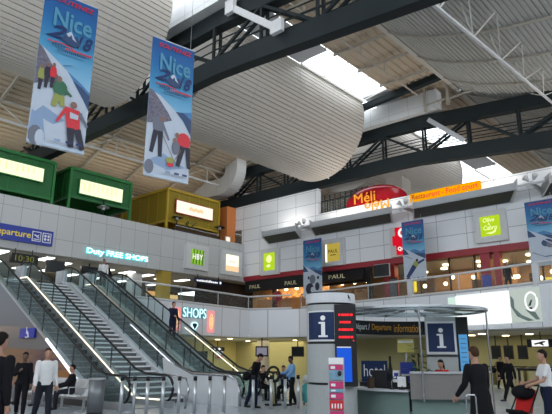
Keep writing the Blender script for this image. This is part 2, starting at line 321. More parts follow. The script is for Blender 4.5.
# ------------------------------------------------------------------ dark lattice beams
def zb(y): return -max(0, 17-y)*.095
def lattice(X0, name_label, y0, y1):
    t = thing('roof_truss', name_label, 'roof beam', (X0, 15, 14.2), 'dark lattice roof beams')
    ys = [y0+(y1-y0)*i/24 for i in range(25)]
    for nm, zc, hh, ww in (('lower_chord', 14.68, .9, .55), ('upper_chord', 17.2, .85, .55)):
        mb = MB()
        for a, b in zip(ys[:-1], ys[1:]): mb.bar((X0, a-.01, zc+zb(a)), (X0, b+.01, zc+zb(b)), ww, hh)
        mb.build(nm, M['beam'], t)
    k = 0; y = y0+1.2
    while y < y1-3:
        mb = MB()
        for dx in (-.2, .2): mb.bar((X0+dx, y, 15.0+zb(y)), (X0+dx, y, 16.9+zb(y)), .12, .12)
        mb.build('post', M['beam'], t)
        mb = MB()
        ya, yb = (y, y+3.1) if k % 2 == 0 else (y+3.1, y)
        for dx in (-.2, .2): mb.bar((X0+dx, ya, 15.0+zb(ya)), (X0+dx, yb, 16.85+zb(yb)), .13, .13)
        mb.build('diagonal', M['beam'], t); y += 3.1; k += 1
    for dx in (-.25, .25):
        mb = MB()
        for zz in (15.55, 16.0):
            for a, b in zip(ys[:-1], ys[1:]): mb.tube([(X0+dx, a, zz+zb(a)), (X0+dx, b, zz+zb(b))], .035, 5)
        mb.build('catwalk_rail', M['beam'], t)
    return t
b1 = lattice(15.6, 'nearest dark lattice roof beam crossing behind the two big ski banners', -2, 50)
b2 = lattice(32.75, 'far dark lattice roof beam resting above the tall white wall block', -4, 50)
mb = MB(); mb.bar((15.15, 16.35, 17.15), (15.15, 13.55, 14.85), .22, .3); mb.obox((15.1, 16.4, 17.2), YR, ZU, (-1, 0, 0), .55, .7, .2); mb.obox((15.1, 13.5, 14.9), YR, ZU, (-1, 0, 0), .6, .6, .2); mb.build('white_brace', M['white'], b1, label='white painted brace')
mb = MB(); mb.bar((32.3, 15.2, 17.0), (32.3, 12.9, 14.9), .16, .3); mb.build('white_brace', M['lgrey'], b2, label='pale grey brace')
for (yy, zt) in ((15.2, 19.2), (13.6, 19.1)):
    mb = MB(); mb.bar((32.0, yy, 17.5), (32.0, yy, zt), .18, .18); mb.bar((32.0, yy, 17.9), (32.0, yy-1.7, 18.0), .1, .1); mb.build('hanger_post', M['beige'], b2, label='beige hanger post')
# white ducts lying along the beams
def boxduct(name, lab, pts, ww, hh):
    mb = MB()
    for a, b in zip(pts[:-1], pts[1:]): mb.bar(a, b, ww, hh)
    return tag(mb.build(name, M['duct']), lab, 'duct')
boxduct('air_duct', 'white square duct lying on the nearest dark roof beam at the top left', [(15.25, 15.9, 18.6), (15.25, 22.6, 18.75)], .8, 1.9)
boxduct('air_duct', 'white square duct lying on the far dark roof beam right of the middle drum', [(32.4, 14.4, 18.25), (32.4, 21.5, 18.3)], .8, 1.35)
mb = MB()   # the bent duct: vertical drop, rounded elbow, long horizontal run
def rect_loft(mb, path, ww, hh):
    rings = []
    for (p, d, n) in path:
        p, d, n = V(p), V(d).normalized(), V(n).normalized()
        rings.append([mb.bm.verts.new(p+a*ww/2*V((1, 0, 0))+b*hh/2*n) for a, b in ((-1, -1), (1, -1), (1, 1), (-1, 1))])
    for A, B in zip(rings[:-1], rings[1:]):
        for k in range(4): mb._f([A[k], A[(k+1) % 4], B[(k+1) % 4], B[k]])
    mb._f(rings[0][::-1]); mb._f(rings[-1])
path = [((31.3, 32.7, 19.4), (0, 0, -1), (0, 1, 0)), ((31.3, 32.7, 17.2), (0, 0, -1), (0, 1, 0))]
for k in range(1, 8):
    a = PI/2*k/8; path.append(((31.3, 32.7+1.4*(1-math.cos(a)), 17.2-1.4*math.sin(a)), (0, math.sin(a), -math.cos(a)), (0, math.cos(a), math.sin(a))))
path += [((31.3, 34.1, 15.8), (0, 1, 0), (0, 0, 1)), ((31.3, 42.5, 15.8), (0, 1, 0), (0, 0, 1))]
rect_loft(mb, path, 1.1, 1.45)
tag(mb.build('bent_air_duct', M['duct']), 'white bent ventilation duct with a rounded elbow above the mustard pod', 'duct')
# slim pale trusses under the roof sheets
def slim(lab, pts_low, top, nseg):
    a, b = V(pts_low[0]), V(pts_low[1]); t = thing('slim_truss', lab, 'roof truss', a, 'slim white roof trusses')
    mb = MB(); mb.bar(a, b, .13, .13); mb.build('lower_chord', M['white'], t)
    mb = MB(); mb.bar(a+V((0, 0, top)), b+V((0, 0, top)), .12, .12); mb.build('upper_chord', M['truss'], t)
    for k in range(nseg):
        p = a.lerp(b, k/nseg); q = a.lerp(b, (k+.5)/nseg); r = a.lerp(b, (k+1)/nseg)
        mb = MB(); mb.bar(p, p+V((0, 0, top)), .08, .08); mb.bar(p+V((0, 0, top)), q, .07, .07); mb.bar(q, r+V((0, 0, top)), .07, .07); mb.build('web', M['truss'], t)
slim('slim white roof truss under the sloping sheet roof above the green pods', ((-6, 34, 15.8), (60, 34, 15.8)), 1.25, 15)
slim('slim white roof truss farther back under the sloping sheet roof, behind the nearer one', ((-6, 40, 13.7), (60, 40, 13.7)), 1.2, 15)
t = thing('slim_truss', 'bright white slanting roof truss at the top right under the curved vault', 'roof truss', (16.6, 7.6, 14.3), 'slim white roof trusses')
A_, B_ = V((16.6, 7.6, 14.3)), V((33.0, 7.6, 15.95)); mb = MB(); mb.bar(A_, B_, .11, .11); mb.build('lower_chord', M['white'], t)
for k in range(5):
    p = A_.lerp(B_, (k+.35)/5)
    for dx, dy in ((-1.5, -.5), (1.5, -.5), (-.1, .35), (.9, .9)):
        mb = MB(); mb.bar(p, (min(max(p.x+dx, 17.1), 32.9), p.y+dy, 16.5), .055, .055); mb.build('web', M['truss'], t)
mb = MB()
for x in (19, 21.6, 24.2, 26.8, 29.4): mb.bar((x, 17.1, 19.0), (x, 13.4, 18.95), .12, .16); mb.bar((x, 15.2, 19.0), (x, 15.2, 18.3), .07, .07)
mb.bar((17, 15.2, 18.3), (31, 15.2, 18.3), .08, .08); struct(mb.build('trim_4', M['beige']))
mb = MB(); mb.box(34, 35.3, 18.35, 19.65, 10.1, 14.15); struct(mb.build('wall_shaft', M['beige']))
# ------------------------------------------------------------------ escalators and stair
SL = .527; YB = 16.6; YT = 25.9
def zp(y): return min(max(SL*(y-YB), 0), 4.9)
def railpath(x, y0, h, top=27.2, r=.42):
    """handrail line: loop at the floor end, flat, slope, flat, loop at the landing"""
    p = [(x, y0+r*(1-math.sin(a)), h-r+r*math.cos(a)) for a in [PI-PI*k/8*1.0 for k in range(0, 5)]]
    p = [(x, y0+r-r*math.sin(a), h-r+r*math.cos(a)) for a in [PI*(1-k/8) for k in range(0, 9)]]
    ys = [YB-.5, YB, YB+.4, YB+.9]
    p += [(x, YB-.9, h), (x, YB-.3, h+.03), (x, YB+.3, h+.18)]
    p += [(x, YT-.5, zp(YT-.5)+h), (x, YT+.1, 4.85+h), (x, YT+.7, 4.9+h), (x, top-r, 4.9+h)]
    p += [(x, top-r+r*math.sin(a), 4.9+h-r+r*math.cos(a)) for a in [PI*k/8 for k in range(1, 9)]]
    return p
def glasspoly(x, y0, h, top=27.2, lo=.2):
    up = [(x, y0+.1, h-.3), (x, y0+.4, h-.04), (x, YB-.9, h-.03), (x, YB-.3, h), (x, YB+.3, h+.15), (x, YT-.5, zp(YT-.5)+h-.03), (x, YT+.1, 4.82+h), (x, top-.4, 4.87+h), (x, top-.05, 4.87+h-.4)]
    dn = [(x, top-.05, 4.9+.05), (x, YT, 4.9+lo), (x, YB, lo), (x, y0+.1, lo)]
    return up+dn
def escalator(lab, xl, xr, yn_l, yn_r, strips, panelside=None, clad=False, hr=1.0):
    t = thing('escalator', lab, 'escalator', ((xl+xr)/2, YB-1, 0), 'escalators up to the gallery')
    for side, x, yn in (('l', xl, yn_l), ('r', xr, yn_r)):
        mb = MB(); mb.tube(railpath(x, yn, hr), .042, 8); mb.build('handrail', M['rubber'], t, True)
        mb = MB(); mb.poly(glasspoly(x, yn, hr)); mb.build('glass_balustrade', M['balu'], t, fixn=False)
        mb = MB(); mb.prism([(x-.13, yn+.05, 0.0), (x-.13, yn+.05, .2), (x-.13, YB, .2), (x-.13, YT, 5.1), (x-.13, 27.0, 5.1), (x-.13, 27.0, 4.94), (x-.13, YT, 4.4), (x-.13, YB+.8, 0.0)], (.26, 0, 0)); mb.build('balustrade_deck', M['lgrey'] if (side == 'l' and panelside) else M['steel'], t)
        yy = YB+.6
        for k in range(8):
            mb = MB(); mb.bar((x, yy, zp(yy)+.2), (x, yy, zp(yy)+hr-.05), .035, .035); mb.build('balustrade_post', M['dark'], t); yy += 1.25
        mb = MB(); mb.box(x-.13, x+.13, 26.6, 27.3, 4.95, 5.75); mb.build('end_box', M['lgrey'], t)
        if side in strips:
            kind, mat = strips[side]
            hh = .24 if kind == 'base' else hr-.14
            y2 = 26.6 if kind != 'half' else 20.4; z2 = 4.9 if kind != 'half' else zp(20.4)
            mb = MB()
            for dx in ((-.145,) if kind == 'base' else (-.05,)):
                mb.tube([(x+dx, yn+.5, hh), (x+dx, YB, hh), (x+dx, min(YT, y2-.01), zp(min(YT, y2-.01))+hh), (x+dx, y2, z2+hh)], .024 if kind == 'base' else .016, 6)
            mb.build('light_strip', mat, t, label='glowing light strip')
    n = 23
    for k in range(n):
        y = YB+.1+k*(YT-YB)/n; z = 4.9*(k+.6)/n
        mb = MB(); mb.box(xl+.14, xr-.14, y, y+.42, z-.22, z); mb.mi = 1; mb.box(xl+.14, xr-.14, y-.012, y+.02, z-.03, z+.005); mb.build('step', [M['step'], pm('step_edge', (.1, .115, .12), .5)], t)
    mb = MB(); mb.box(xl+.14, xr-.14, min(yn_l, yn_r)+.5, YB+.1, .005, .03); mb.build('floor_plate', M['steel'], t)
    mb = MB(); mb.box(xl+.14, xr-.14, YT, 27.1, 4.94, 4.965); mb.build('floor_plate', M['steel'], t)
    mb = MB(); mb.prism([(xl+.1, YB+.6, -.01), (xl+.1, YT, 4.72), (xl+.1, 25.98, 3.9), (xl+.1, YB+2.2, -.01)], (xr-xl-.2, 0, 0)); mb.build('truss_cladding', M['grey'], t)
    if panelside:
        mb = MB(); x = panelside; mb.prism([(x, 13.58, .0), (x, 13.58, .55), (x, 13.75, .82), (x, 14.1, .93), (x, 16.0, .95), (x, 17.8, 1.52), (x, 17.6, .62), (x, 15.7, .0)], (.06, 0, 0)); mb.build('end_panel', M['lgrey'], t)
        mb = MB(); mb.tube([(x, 13.56, .02), (x, 13.55, .6), (x, 13.72, .86), (x, 14.1, .97), (x, 16.0, .99), (x, 17.0, 1.3)], .05, 8); mb.build('chrome_edge', M['chrome'], t, True)
    if clad:
        x = xl-.16
        mb = MB(); mb.prism([(x, YB+.2, .0), (x, YB+.2, .3), (x, YT, 5.15), (x, 26.0, 2.96), (x, 26.0, 0)], (.03, 0, 0)); mb.build('side_cladding', ramp('brushed_cladding', [(0, (.10, .10, .10)), (1, (.17, .175, .185))], 2, .3, .05), t)
        mb = MB(); mb.bar((x-.02, YB+.3, .34), (x-.02, 20.2, 2.17), .05, .09); mb.build('lit_edge', M['stripc'], t, label='lit lower edge strip'); mb = MB(); mb.bar((x-.02, 20.2, 2.17), (x-.02, YT, 5.16), .05, .09); mb.build('steel_edge', M['steel'], t)
        mb = MB(); mb.poly([(x-.012, 17.0, .5), (x-.012, 19.8, 1.75), (x-.012, 24.0, 1.9), (x-.012, 25.8, 1.6), (x-.012, 25.8, .5)])  # warm reflection in the metal cladding, painted on as brown and orange
        mb.build('painted_reflection', ramp('brown_reflection_paint', [(0, (.03, .02, .03)), (.35, (.17, .07, .02)), (.55, (.3, .14, .05)), (.72, (.08, .05, .07)), (1, (.2, .12, .07))], 1, .35, .8, 5), t, label='warm reflection painted in brown and orange', fixn=False)
    return t
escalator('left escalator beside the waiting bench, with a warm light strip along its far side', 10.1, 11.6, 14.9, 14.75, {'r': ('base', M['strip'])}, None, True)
escalator('middle escalator right of the bare staircase, ending in a grey solid end panel', 13.68, 15.0, 13.62, 14.4, {'l': ('half', M['stripc']), 'r': ('base', M['strip'])}, 13.42)
escalator('right escalator with a man riding down past the neon shops sign', 15.32, 16.6, 14.4, 14.4, {'r': ('half', M['strip'])})
t = thing('staircase', 'fixed staircase with pale step edges between the left and middle escalators', 'stairs', (12.6, 16.5, 0))
for k in range(28):
    y = YB-.2+k*(YT+.1-YB+.2)/28; z = 4.9*(k+1)/28
    mb = MB(); mb.box(11.76, 13.38, y, y+.36, max(0, z-.35), z); mb.mi = 1; mb.box(11.76, 13.38, y-.02, y+.12, z-.05, z+.004); mb.build('step', [M['tread'], M['nose']], t)
mb = MB(); mb.prism([(13.4, YB-.2, 0), (13.4, YB-.2, .2), (13.4, YT, 5.05), (13.4, YT, 4.5), (13.4, YB+1, 0)], (.06, 0, 0)); mb.build('stringer', M['lgrey'], t)
mb = MB(); mb.tube([(11.79, 14.35, .0), (11.79, 14.2, .6), (11.79, 14.35, .9), (11.79, 15.3, .98), (11.79, 16.2, 1.02)], .035, 8); mb.build('chrome_rail_end', M['chrome'], t, True)
# bollards with black caps in front of the escalators
BP = [(9.45, 14.35), (9.7, 14.09), (9.96, 13.83), (10.36, 13.63), (10.78, 13.42), (11.1, 13.09), (11.5, 12.89), (11.91, 12.69), (13.0, 12.55), (13.5, 12.25), (14.0, 12.1), (14.41, 11.9)]
W = ['first bollard from the left, right of the metal bin', 'second bollard from the left, by the left escalator foot', 'third bollard from the left, at the left escalator foot', 'fourth bollard from the left, left of the chrome rail end', 'fifth bollard from the left, against the chrome rail end', 'sixth bollard from the left, before the grey escalator panel', 'seventh bollard from the left, mid way along the grey escalator panel', 'eighth bollard from the left, at the right part of the grey panel', 'bollard just right of the man in black', 'bollard left of the spoked wheel', 'bollard right of the spoked wheel', 'bollard nearest the round information column, by the attendant']
for (x, y), l in zip(BP, W):
    t = thing('bollard', 'steel '+l, 'bollard', (x, y, 0), 'steel bollards in front of the escalators')
    mb = MB(); mb.cyl((x, y), .05, 0, .92, 14); mb.build('post', M['steel'], t, True)
    mb = MB(); mb.cyl((x, y), .056, .9, 1.02, 14); mb.build('cap', M['dark'], t, True)
mb = MB()
mb.tube([(9.45, 14.35, .99), (10.36, 13.63, .99)], .02, 6)
tag(mb.build('barrier_rail', M['dark']), 'thin dark barrier rail joining the leftmost bollards', 'rail')
# ------------------------------------------------------------------ gallery railings
def railing(lab, pts, z, post_m, rail_m, spacing, big=()):
    t = thing('gallery_railing', lab, 'railing', (*pts[0], z))
    mb = MB(); mb.tube([(x, y, z+1.0) for x, y in pts], .06, 8); mb.build('handrail', rail_m, t, True)
    mb = MB(); mb.tube([(x, y, z+.06) for x, y in pts], .08, 6); mb.build('base_rail', rail_m, t, True)
    for a, b in zip(pts[:-1], pts[1:]):
        mb = MB(); mb.poly([(*a, z+.1), (*b, z+.1), (*b, z+.95), (*a, z+.95)]); mb.build('glass_panel', M['glass'], t, fixn=False)
        d = (V(b)-V(a)); n = max(1, int(d.length/spacing))
        for k in range(n):
            p = V(a)+d*(k/n); mb = MB(); mb.box(p.x-.025, p.x+.025, p.y-.025, p.y+.025, z, z+1.0); mb.build('post', post_m, t)
    for p in big:
        mb = MB(); mb.box(p[0]-.14, p[0]+.14, p[1]-.14, p[1]+.14, z-.1, z+1.05); mb.build('wide_post', M['lgrey'], t)
    return t
railing('left gallery railing above the neon shops sign, running to the corner', [(17.2, 28.3), (22.7, 28.55), (26.4, 29.05), (29.9, 29.5), (31.0, 26.2)], 4.93, M['grey'], M['white'], 2.2)
railing('right gallery railing above the white lightboxes, in front of the restaurants', [(31.15, 25.4), (29.7, 18.8), (28.6, 12.4), (27.2, 7.3), (25.5, 1.5)], 4.93, M['grey'], M['white'], 3.2, [(29.2, 15.6), (27.45, 8.1)])
railing('dark terrace railing behind the red oval sign on the right wall', [(32.5, 24.4), (32.5, 20.2)], 12.0, M['beam'], M['beam'], .5)
mb = MB()
for k in range(15):
    z = 12.15+.12*k
    if z < 13.5: mb.tube([(32.75, 24.3, z), (32.75, 20.4, z)], .022, 5)
for k in range(9): mb.bar((32.75, 24.3-.48*k, 12.0), (32.75, 24.3-.48*k, 13.5), .05, .05)
tag(mb.build('lattice_screen', M['beam']), 'dark lattice screen on top of the right wall beside the white wall block', 'screen')
# ------------------------------------------------------------------ signs on the left wall
def board(name, lab, cat, c, R, w, h, d, mat, parts=(), group=None):
    """flat sign: R = right as seen; centre c on the wall side; front face at +d"""
    R = V(R); N = R.cross(ZU); t = thing(name, lab, cat, V(c), group); c = V(c)
    mb = MB(); mb.obox(c+N*d/2, R, ZU, N, w, h, d); mb.build('sign_box', mat, t)
    return t, c+N*d, R, N
def plate(parent, name, c, R, w, h, mat, d=.015):
    N = V(R).cross(ZU); mb = MB(); mb.obox(V(c)+N*d/2, R, ZU, N, w, h, d); return mb.build(name, mat, parent)
t, f, R, N = board('departure_sign', 'long blue departure sign with yellow lettering and two pictograms on the left wall', 'sign', (12.9, 32.4, 8.45), XR, 5.3, .9, .18, M['dbl'])
text('Departure', 'lettering', f+V((.1, 0, -.03)), R, ZU, 2.35, .5, M['dye'], t, .01, .012)
for i, xx in enumerate((1.62, 2.25)):
    plate(t, 'pictogram', f+V((xx, 0, 0)), R, .54, .6, M['pw']); plate(t, 'pictogram_field', f+V((xx, -.012, 0)), R, .44, .5, M['dbl'])
    mb = MB(); c = f+V((xx, -.03, 0))
    if i == 0: mb.prism([c+V((-.17, 0, .06)), c+V((.12, 0, -.1)), c+V((.18, 0, -.06)), c+V((-.1, 0, .12))], (0, -.01, 0)); mb.prism([c+V((-.18, 0, -.2)), c+V((.18, 0, -.2)), c+V((.18, 0, -.15)), c+V((-.18, 0, -.15))], (0, -.01, 0)); mb.prism([c+V((-.05, 0, -.02)), c+V((.1, 0, .12)), c+V((.14, 0, .1)), c+V((.05, 0, -.06))], (0, -.01, 0))
    else:
        for dx, dz in ((-.1, .1), (.1, .1), (-.1, -.1), (.1, -.1)): mb.ell(c+V((dx, 0, dz)), .075, .012, .085, 10, 6)
    mb.build('pictogram_mark', M['pw'], t)
def neon_text(body, lab, c, R, w, h, core, halo, bold=0.0):
    N = V(R).cross(ZU); t = thing('neon_sign', lab, 'neon sign', c)
    text(body, 'halo_lettering', V(c)+N*.02, R, ZU, w*1.012, h*1.1, halo, t, .02, .11)
    text(body, 'tube_lettering', V(c)+N*.08, R, ZU, w, h, core, t, .03, bold); return t
neon_text('Duty FREE SHOPS', 'glowing cyan neon duty free lettering on the left wall panels', (20.25, 32.36, 8.07), XR, 4.7, .46, em('duty_core', (.75, 1, 1), 2.2), M['cyanrim'], .01)
t = thing('digital_clock', 'black digital clock reading ten thirty hung under the left wall', 'clock', (13.75, 32.0, 7.0))
mb = MB(); mb.box(13.1, 14.65, 31.9, 32.15, 6.7, 7.25); mb.build('clock_case', M['dark'], t)
text('10:30', 'digits', (13.85, 31.9, 6.98), XR, ZU, 1.1, .34, M['ledgreen'], t, .01, .0)
mb = MB(); mb.box(13.3, 13.34, 32.0, 32.05, 7.25, 7.56); mb.box(14.3, 14.34, 32.0, 32.05, 7.25, 7.56); mb.build('hanger', M['dark'], t)
def framed(lab, c, R, size, fm, lit, grp, d=.3, litw=None):
    c = V(c); R = V(R); N = R.cross(ZU); t = thing('lightbox_sign', lab, 'shop sign', c, grp)
    mb = MB(); mb.obox(c+N*d/2, R, ZU, N, size[0], size[1], d); mb.build('sign_frame', M['white'], t)
    return t, c+N*d
t, f = framed('square lightbox with green bamboo stripes, third from the left wall end', (26.95, 32.4, 8.85), XR, (2.2, 1.9), None, None, 'square lightbox signs')
plate(t, 'lit_panel', f, XR, 1.25, 1.16, M['bam'])
mb = MB()
for k in range(4):
    x = f.x-.5+k*.3; mb.prism([(x, f.y-.02, f.z-.56), (x+.11, f.y-.02, f.z-.56), (x+.17, f.y-.02, f.z+.56), (x+.08, f.y-.02, f.z+.56)], (0, -.006, 0))
mb.build('bamboo_print', M['bamd'], t)
text('HBY', 'lettering', f+V((0, -.03, .02)), XR, ZU, 1.0, .42, M['whe'], t, .01, .01)
t, f = framed('square lightbox glowing peach and white on the left wall at the corner', (30.6, 32.4, 8.85), XR, (2.2, 1.95), None, None, 'square lightbox signs')
plate(t, 'lit_panel', f, XR, 1.4, 1.32, M['peachw']); plate(t, 'lit_print', f+V((0, -.016, -.45)), XR, 1.4, .42, M['peach']); plate(t, 'lit_print', f+V((0, -.016, .1)), XR, .7, .08, M['peach'])
t, f = framed('square lime green lightbox on the right wall nearest the corner', (32.2, 29.25, 8.85), YR, (1.9, 2.1), None, None, 'square lightbox signs')
plate(t, 'lit_panel', f, YR, 1.2, 1.4, M['lime'])
mb = MB(); mb.ell(f+V((-.03, 0, .2)), .01, .3, .32, 12, 6); mb.ell(f+V((-.03, .05, -.35)), .01, .22, .12, 12, 6); mb.build('logo_mark', M['limew'], t)
t, f = framed('square gold lightbox with dark lettering on the right wall behind a ski banner', (32.2, 23.05, 8.85), YR, (1.9, 1.95), None, None, 'square lightbox signs')
plate(t, 'lit_panel', f, YR, 1.2, 1.3, M['gold']); plate(t, 'bright_edge', f+V((-.02, .56, -.02)), YR, .14, 1.3, M['goldw'])
text('PAUL', 'lettering', f+V((-.03, -.05, .08)), YR, ZU, .85, .26, M['brown'], t, .01)
plate(t, 'small_line', f+V((-.02, -.05, -.2)), YR, .5, .05, M['brown'])
t, f = framed('square lime lightbox with pale handwritten lettering on the right wall', (32.2, 11.65, 9.07), YR, (1.85, 1.9), None, None, 'square lightbox signs')
plate(t, 'lit_panel', f, YR, 1.17, 1.2, M['lime'])
text('Olive', 'lettering', f+V((-.02, .06, .36)), YR, ZU, .68, .26, M['limew'], t, .01, .01, shear=.25)
text('&', 'lettering', f+V((-.02, .05, .12)), YR, ZU, .13, .14, M['limew'], t, .01)
text('Cabro', 'lettering', f+V((-.02, 0, -.1)), YR, ZU, .8, .28, M['limew'], t, .01, .01, shear=.25)
mb = MB(); mb.prism([f+V((-.02, .3, -.42)), f+V((-.02, -.1, -.38)), f+V((-.02, -.36, -.2)), f+V((-.02, -.3, -.4)), f+V((-.02, -.05, -.5))], (-.01, 0, 0)); mb.build('leaf_mark', M['limew'], t)
# red fast food sign: stepped blocks with a white letter
t = thing('red_sign', 'red stepped sign with a big white letter Q beside a hanging ski banner', 'shop sign', (32.2, 17.35, 8.9))
mb = MB(); mb.box(32.0, 32.2, 16.3, 18.4, 7.95, 9.95); mb.build('sign_frame', M['white'], t)
mb = MB(); mb.box(31.8, 32.0, 16.7, 17.9, 9.1, 9.85); mb.box(31.78, 32.0, 16.7, 18.1, 8.7, 9.3); mb.box(31.8, 32.0, 16.75, 17.85, 8.05, 8.75); mb.build('sign_box', M['quick'], t)
text('Q', 'big_letter', (31.78, 17.3, 9.4), YR, ZU, .72, .78, M['whe'], t, .01, .04); text('Quick', 'small_lettering', (31.78, 17.3, 8.4), YR, ZU, .85, .3, M['whe'], t, .01, .03)
# orange food sign and the red oval
t = thing('food_sign', 'long orange lit sign with red restaurant lettering standing on the right wall', 'sign', (32.0, 14.3, 11.6))
mb = MB(); mb.box(31.75, 31.9, 11.95, 16.62, 11.38, 11.92); mb.build('sign_box', M['orng'], t)
text('Restaurant - Food court', 'lettering', (31.74, 14.28, 11.66), YR, ZU, 4.4, .36, M['redt'], t, .01, .012)
mb = MB(); mb.bar((31.85, 15.8, 11.0), (31.85, 15.8, 11.4), .08, .08); mb.bar((31.85, 12.8, 11.0), (31.85, 12.8, 11.4), .08, .08); mb.build('bracket', M['grey'], t)
t = thing('oval_sign', 'glossy red oval sign with orange lettering on top of the right wall', 'sign', (32.6, 19.9, 12.0))
mb = MB(); mb.ell((32.75, 19.85, 12.15), .55, 2.55, 1.3, 40, 20)
Rr = Matrix.Rotation(math.radians(3), 3, 'X'); bmesh.ops.rotate(mb.bm, verts=mb.bm.verts[:], cent=(32.75, 19.85, 12.15), matrix=Rr); mb.build('oval_body', M['redball'], t, True)
text('Méli', 'lettering', (32.16, 20.35, 12.5), YR, ZU, 1.75, .72, M['oryl'], t, .05, .0)
text('Mélo', 'lettering', (32.16, 19.4, 11.75), YR, ZU, 1.95, .66, M['oryl'], t, .05, .0, flip=True)
# long grey louvre lights along the right wall with star shaped end brackets
FL = ['leftmost grey uplight trough on the right wall near the corner', 'grey uplight trough below the red oval sign', 'grey uplight trough below the orange food sign', 'grey uplight trough at the right picture edge']
def skew(mb, prof, ya, yb):
    A = [mb.bm.verts.new((x, ya+(x-30.4)*.52, z)) for x, z in prof]; B = [mb.bm.verts.new((x, yb+(x-30.4)*.52, z)) for x, z in prof]; n_ = len(prof)
    for k in range(n_): mb._f([A[k], A[(k+1) % n_], B[(k+1) % n_], B[k]])
    mb._f(A[::-1]); mb._f(B)
for i, (ya, yb) in enumerate(((28.65, 25.25), (23.9, 17.3), (15.78, 9.5), (7.8, 1.5))):
    t = thing('uplight_trough', FL[i], 'wall light', (32.0, (ya+yb)/2, 10.5), 'grey uplight troughs on the right wall')
    mb = MB(); skew(mb, [(32.18, 10.33), (30.4, 10.53), (30.22, 10.87), (31.1, 11.0), (32.18, 10.9)], ya, yb); mb.build('trough_body', M['lgrey'], t)
    mb = MB(); skew(mb, [(32.0, 10.32), (30.46, 10.49), (30.46, 10.518), (32.0, 10.345)], ya-.1, yb+.1); mb.build('dark_louvre', M['soffit'], t, label='dark louvre underside')
    for yy in (ya, yb):
        mb = MB(); skew(mb, [(32.15, 10.28), (30.3, 10.48), (30.0, 11.0), (31.0, 11.1)], yy, yy-.06); mb.build('end_plate', M['white'], t)
for i, yy in enumerate((24.85, 16.55, 8.75)):
    t = thing('spotlight_bracket', ['white star shaped spotlight bracket between the two left uplight troughs', 'white star shaped spotlight bracket above the middle ski banner', 'white star shaped spotlight bracket near the right picture edge'][i], 'spotlight', (31.6, yy, 10.9), 'white spotlight brackets')
    mb = MB(); mb.bar((32.2, yy, 10.8), (30.6, yy, 10.8), .14, .2); mb.bar((30.6, yy+.75, 10.75), (30.6, yy-.75, 10.75), .1, .1); mb.build('arm', M['lgrey'], t)
    for k, (dy, dz) in enumerate(((-.3, .35), (.3, .3), (.1, -.25))):
        mb = MB(); mb.tube([(30.7, yy+dy*.4, 10.85+dz*.4), (30.5, yy+dy, 10.85+dz)], [.07, .17], 10); mb.build('spot_head', M['white'], t)
# bakery fascia on the gallery
t = thing('bakery_front', 'black bakery fascia with three gold name signs on the gallery below the red trim', 'shop front', (32.4, 26, 7))
mb = MB(); mb.box(32.2, 32.5, 25.8, 32.2, 6.65, 7.53); mb.box(32.2, 32.5, 20.3, 24.4, 6.55, 7.53); mb.prism([(32.2, 24.4, 7.5), (31.5, 24.2, 6.65), (32.2, 24.2, 6.65)], (0, -3.8, 0)); mb.build('fascia', M['dark'], t)
goldt = pm('gold_letter', (.75, .68, .4), .4)
for (yy, xx, ww) in ((31.05, 32.18, 1.2), (27.25, 32.18, 1.2), (22.55, 31.62, 1.4)): text('PAUL', 'lettering', (xx, yy, 7.03), YR, ZU, ww, .3, goldt, t, .01)
mb = MB(); mb.box(32.25, 32.6, 20.2, 20.5, 4.93, 7.5); mb.box(32.25, 32.6, 25.4, 25.7, 4.93, 7.5); mb.box(32.3, 32.6, 29.0, 29.25, 4.93, 7.0); mb.build('pillar', M['dark'], t)
mb = MB(); mb.box(33.0, 33.7, 21, 24.5, 4.93, 6.0); mb.box(33.0, 33.7, 26, 31.5, 4.93, 6.0); mb.build('counter', M['warmwood'], t)
crust = pm('bread_crust', (.5, .25, .08), .7)
for k in range(14):
    if 3.3 < .72*k < 4.9: continue
    mb = MB(); mb.ell((33.35, 21.4+.72*k, 6.12), .17, .2, .12, 8, 5); tag(mb.build('bread_loaf', crust), 'brown bread loaf in a row on the bakery counter upstairs', 'bread', 'bread loaves on the bakery counter')
for k in range(9):
    y = 21.5+1.1*k; t2 = thing('pendant_lamp', 'small warm pendant lamp glowing inside the bakery on the gallery', 'lamp', (33.9, y, 7.5), 'bakery pendant lamps')
    mb = MB(); mb.tube([(33.9, y, 7.5), (33.9, y, 6.95)], .012, 5); mb.build('cord', M['dark'], t2); mb = MB(); mb.ell((33.9, y, 6.85), .16, .16, .14, 10, 6); mb.build('globe', M['lampy'], t2)
mb = MB(); mb.ell((31.9, 28.35, 6.05), .38, .42, .42, 14, 8); mb.box(31.85, 31.95, 28.3, 28.4, 4.95, 5.8); tag(mb.build('round_red_sign', M['red']), 'round dark red stand in front of the bakery on the gallery', 'sign')
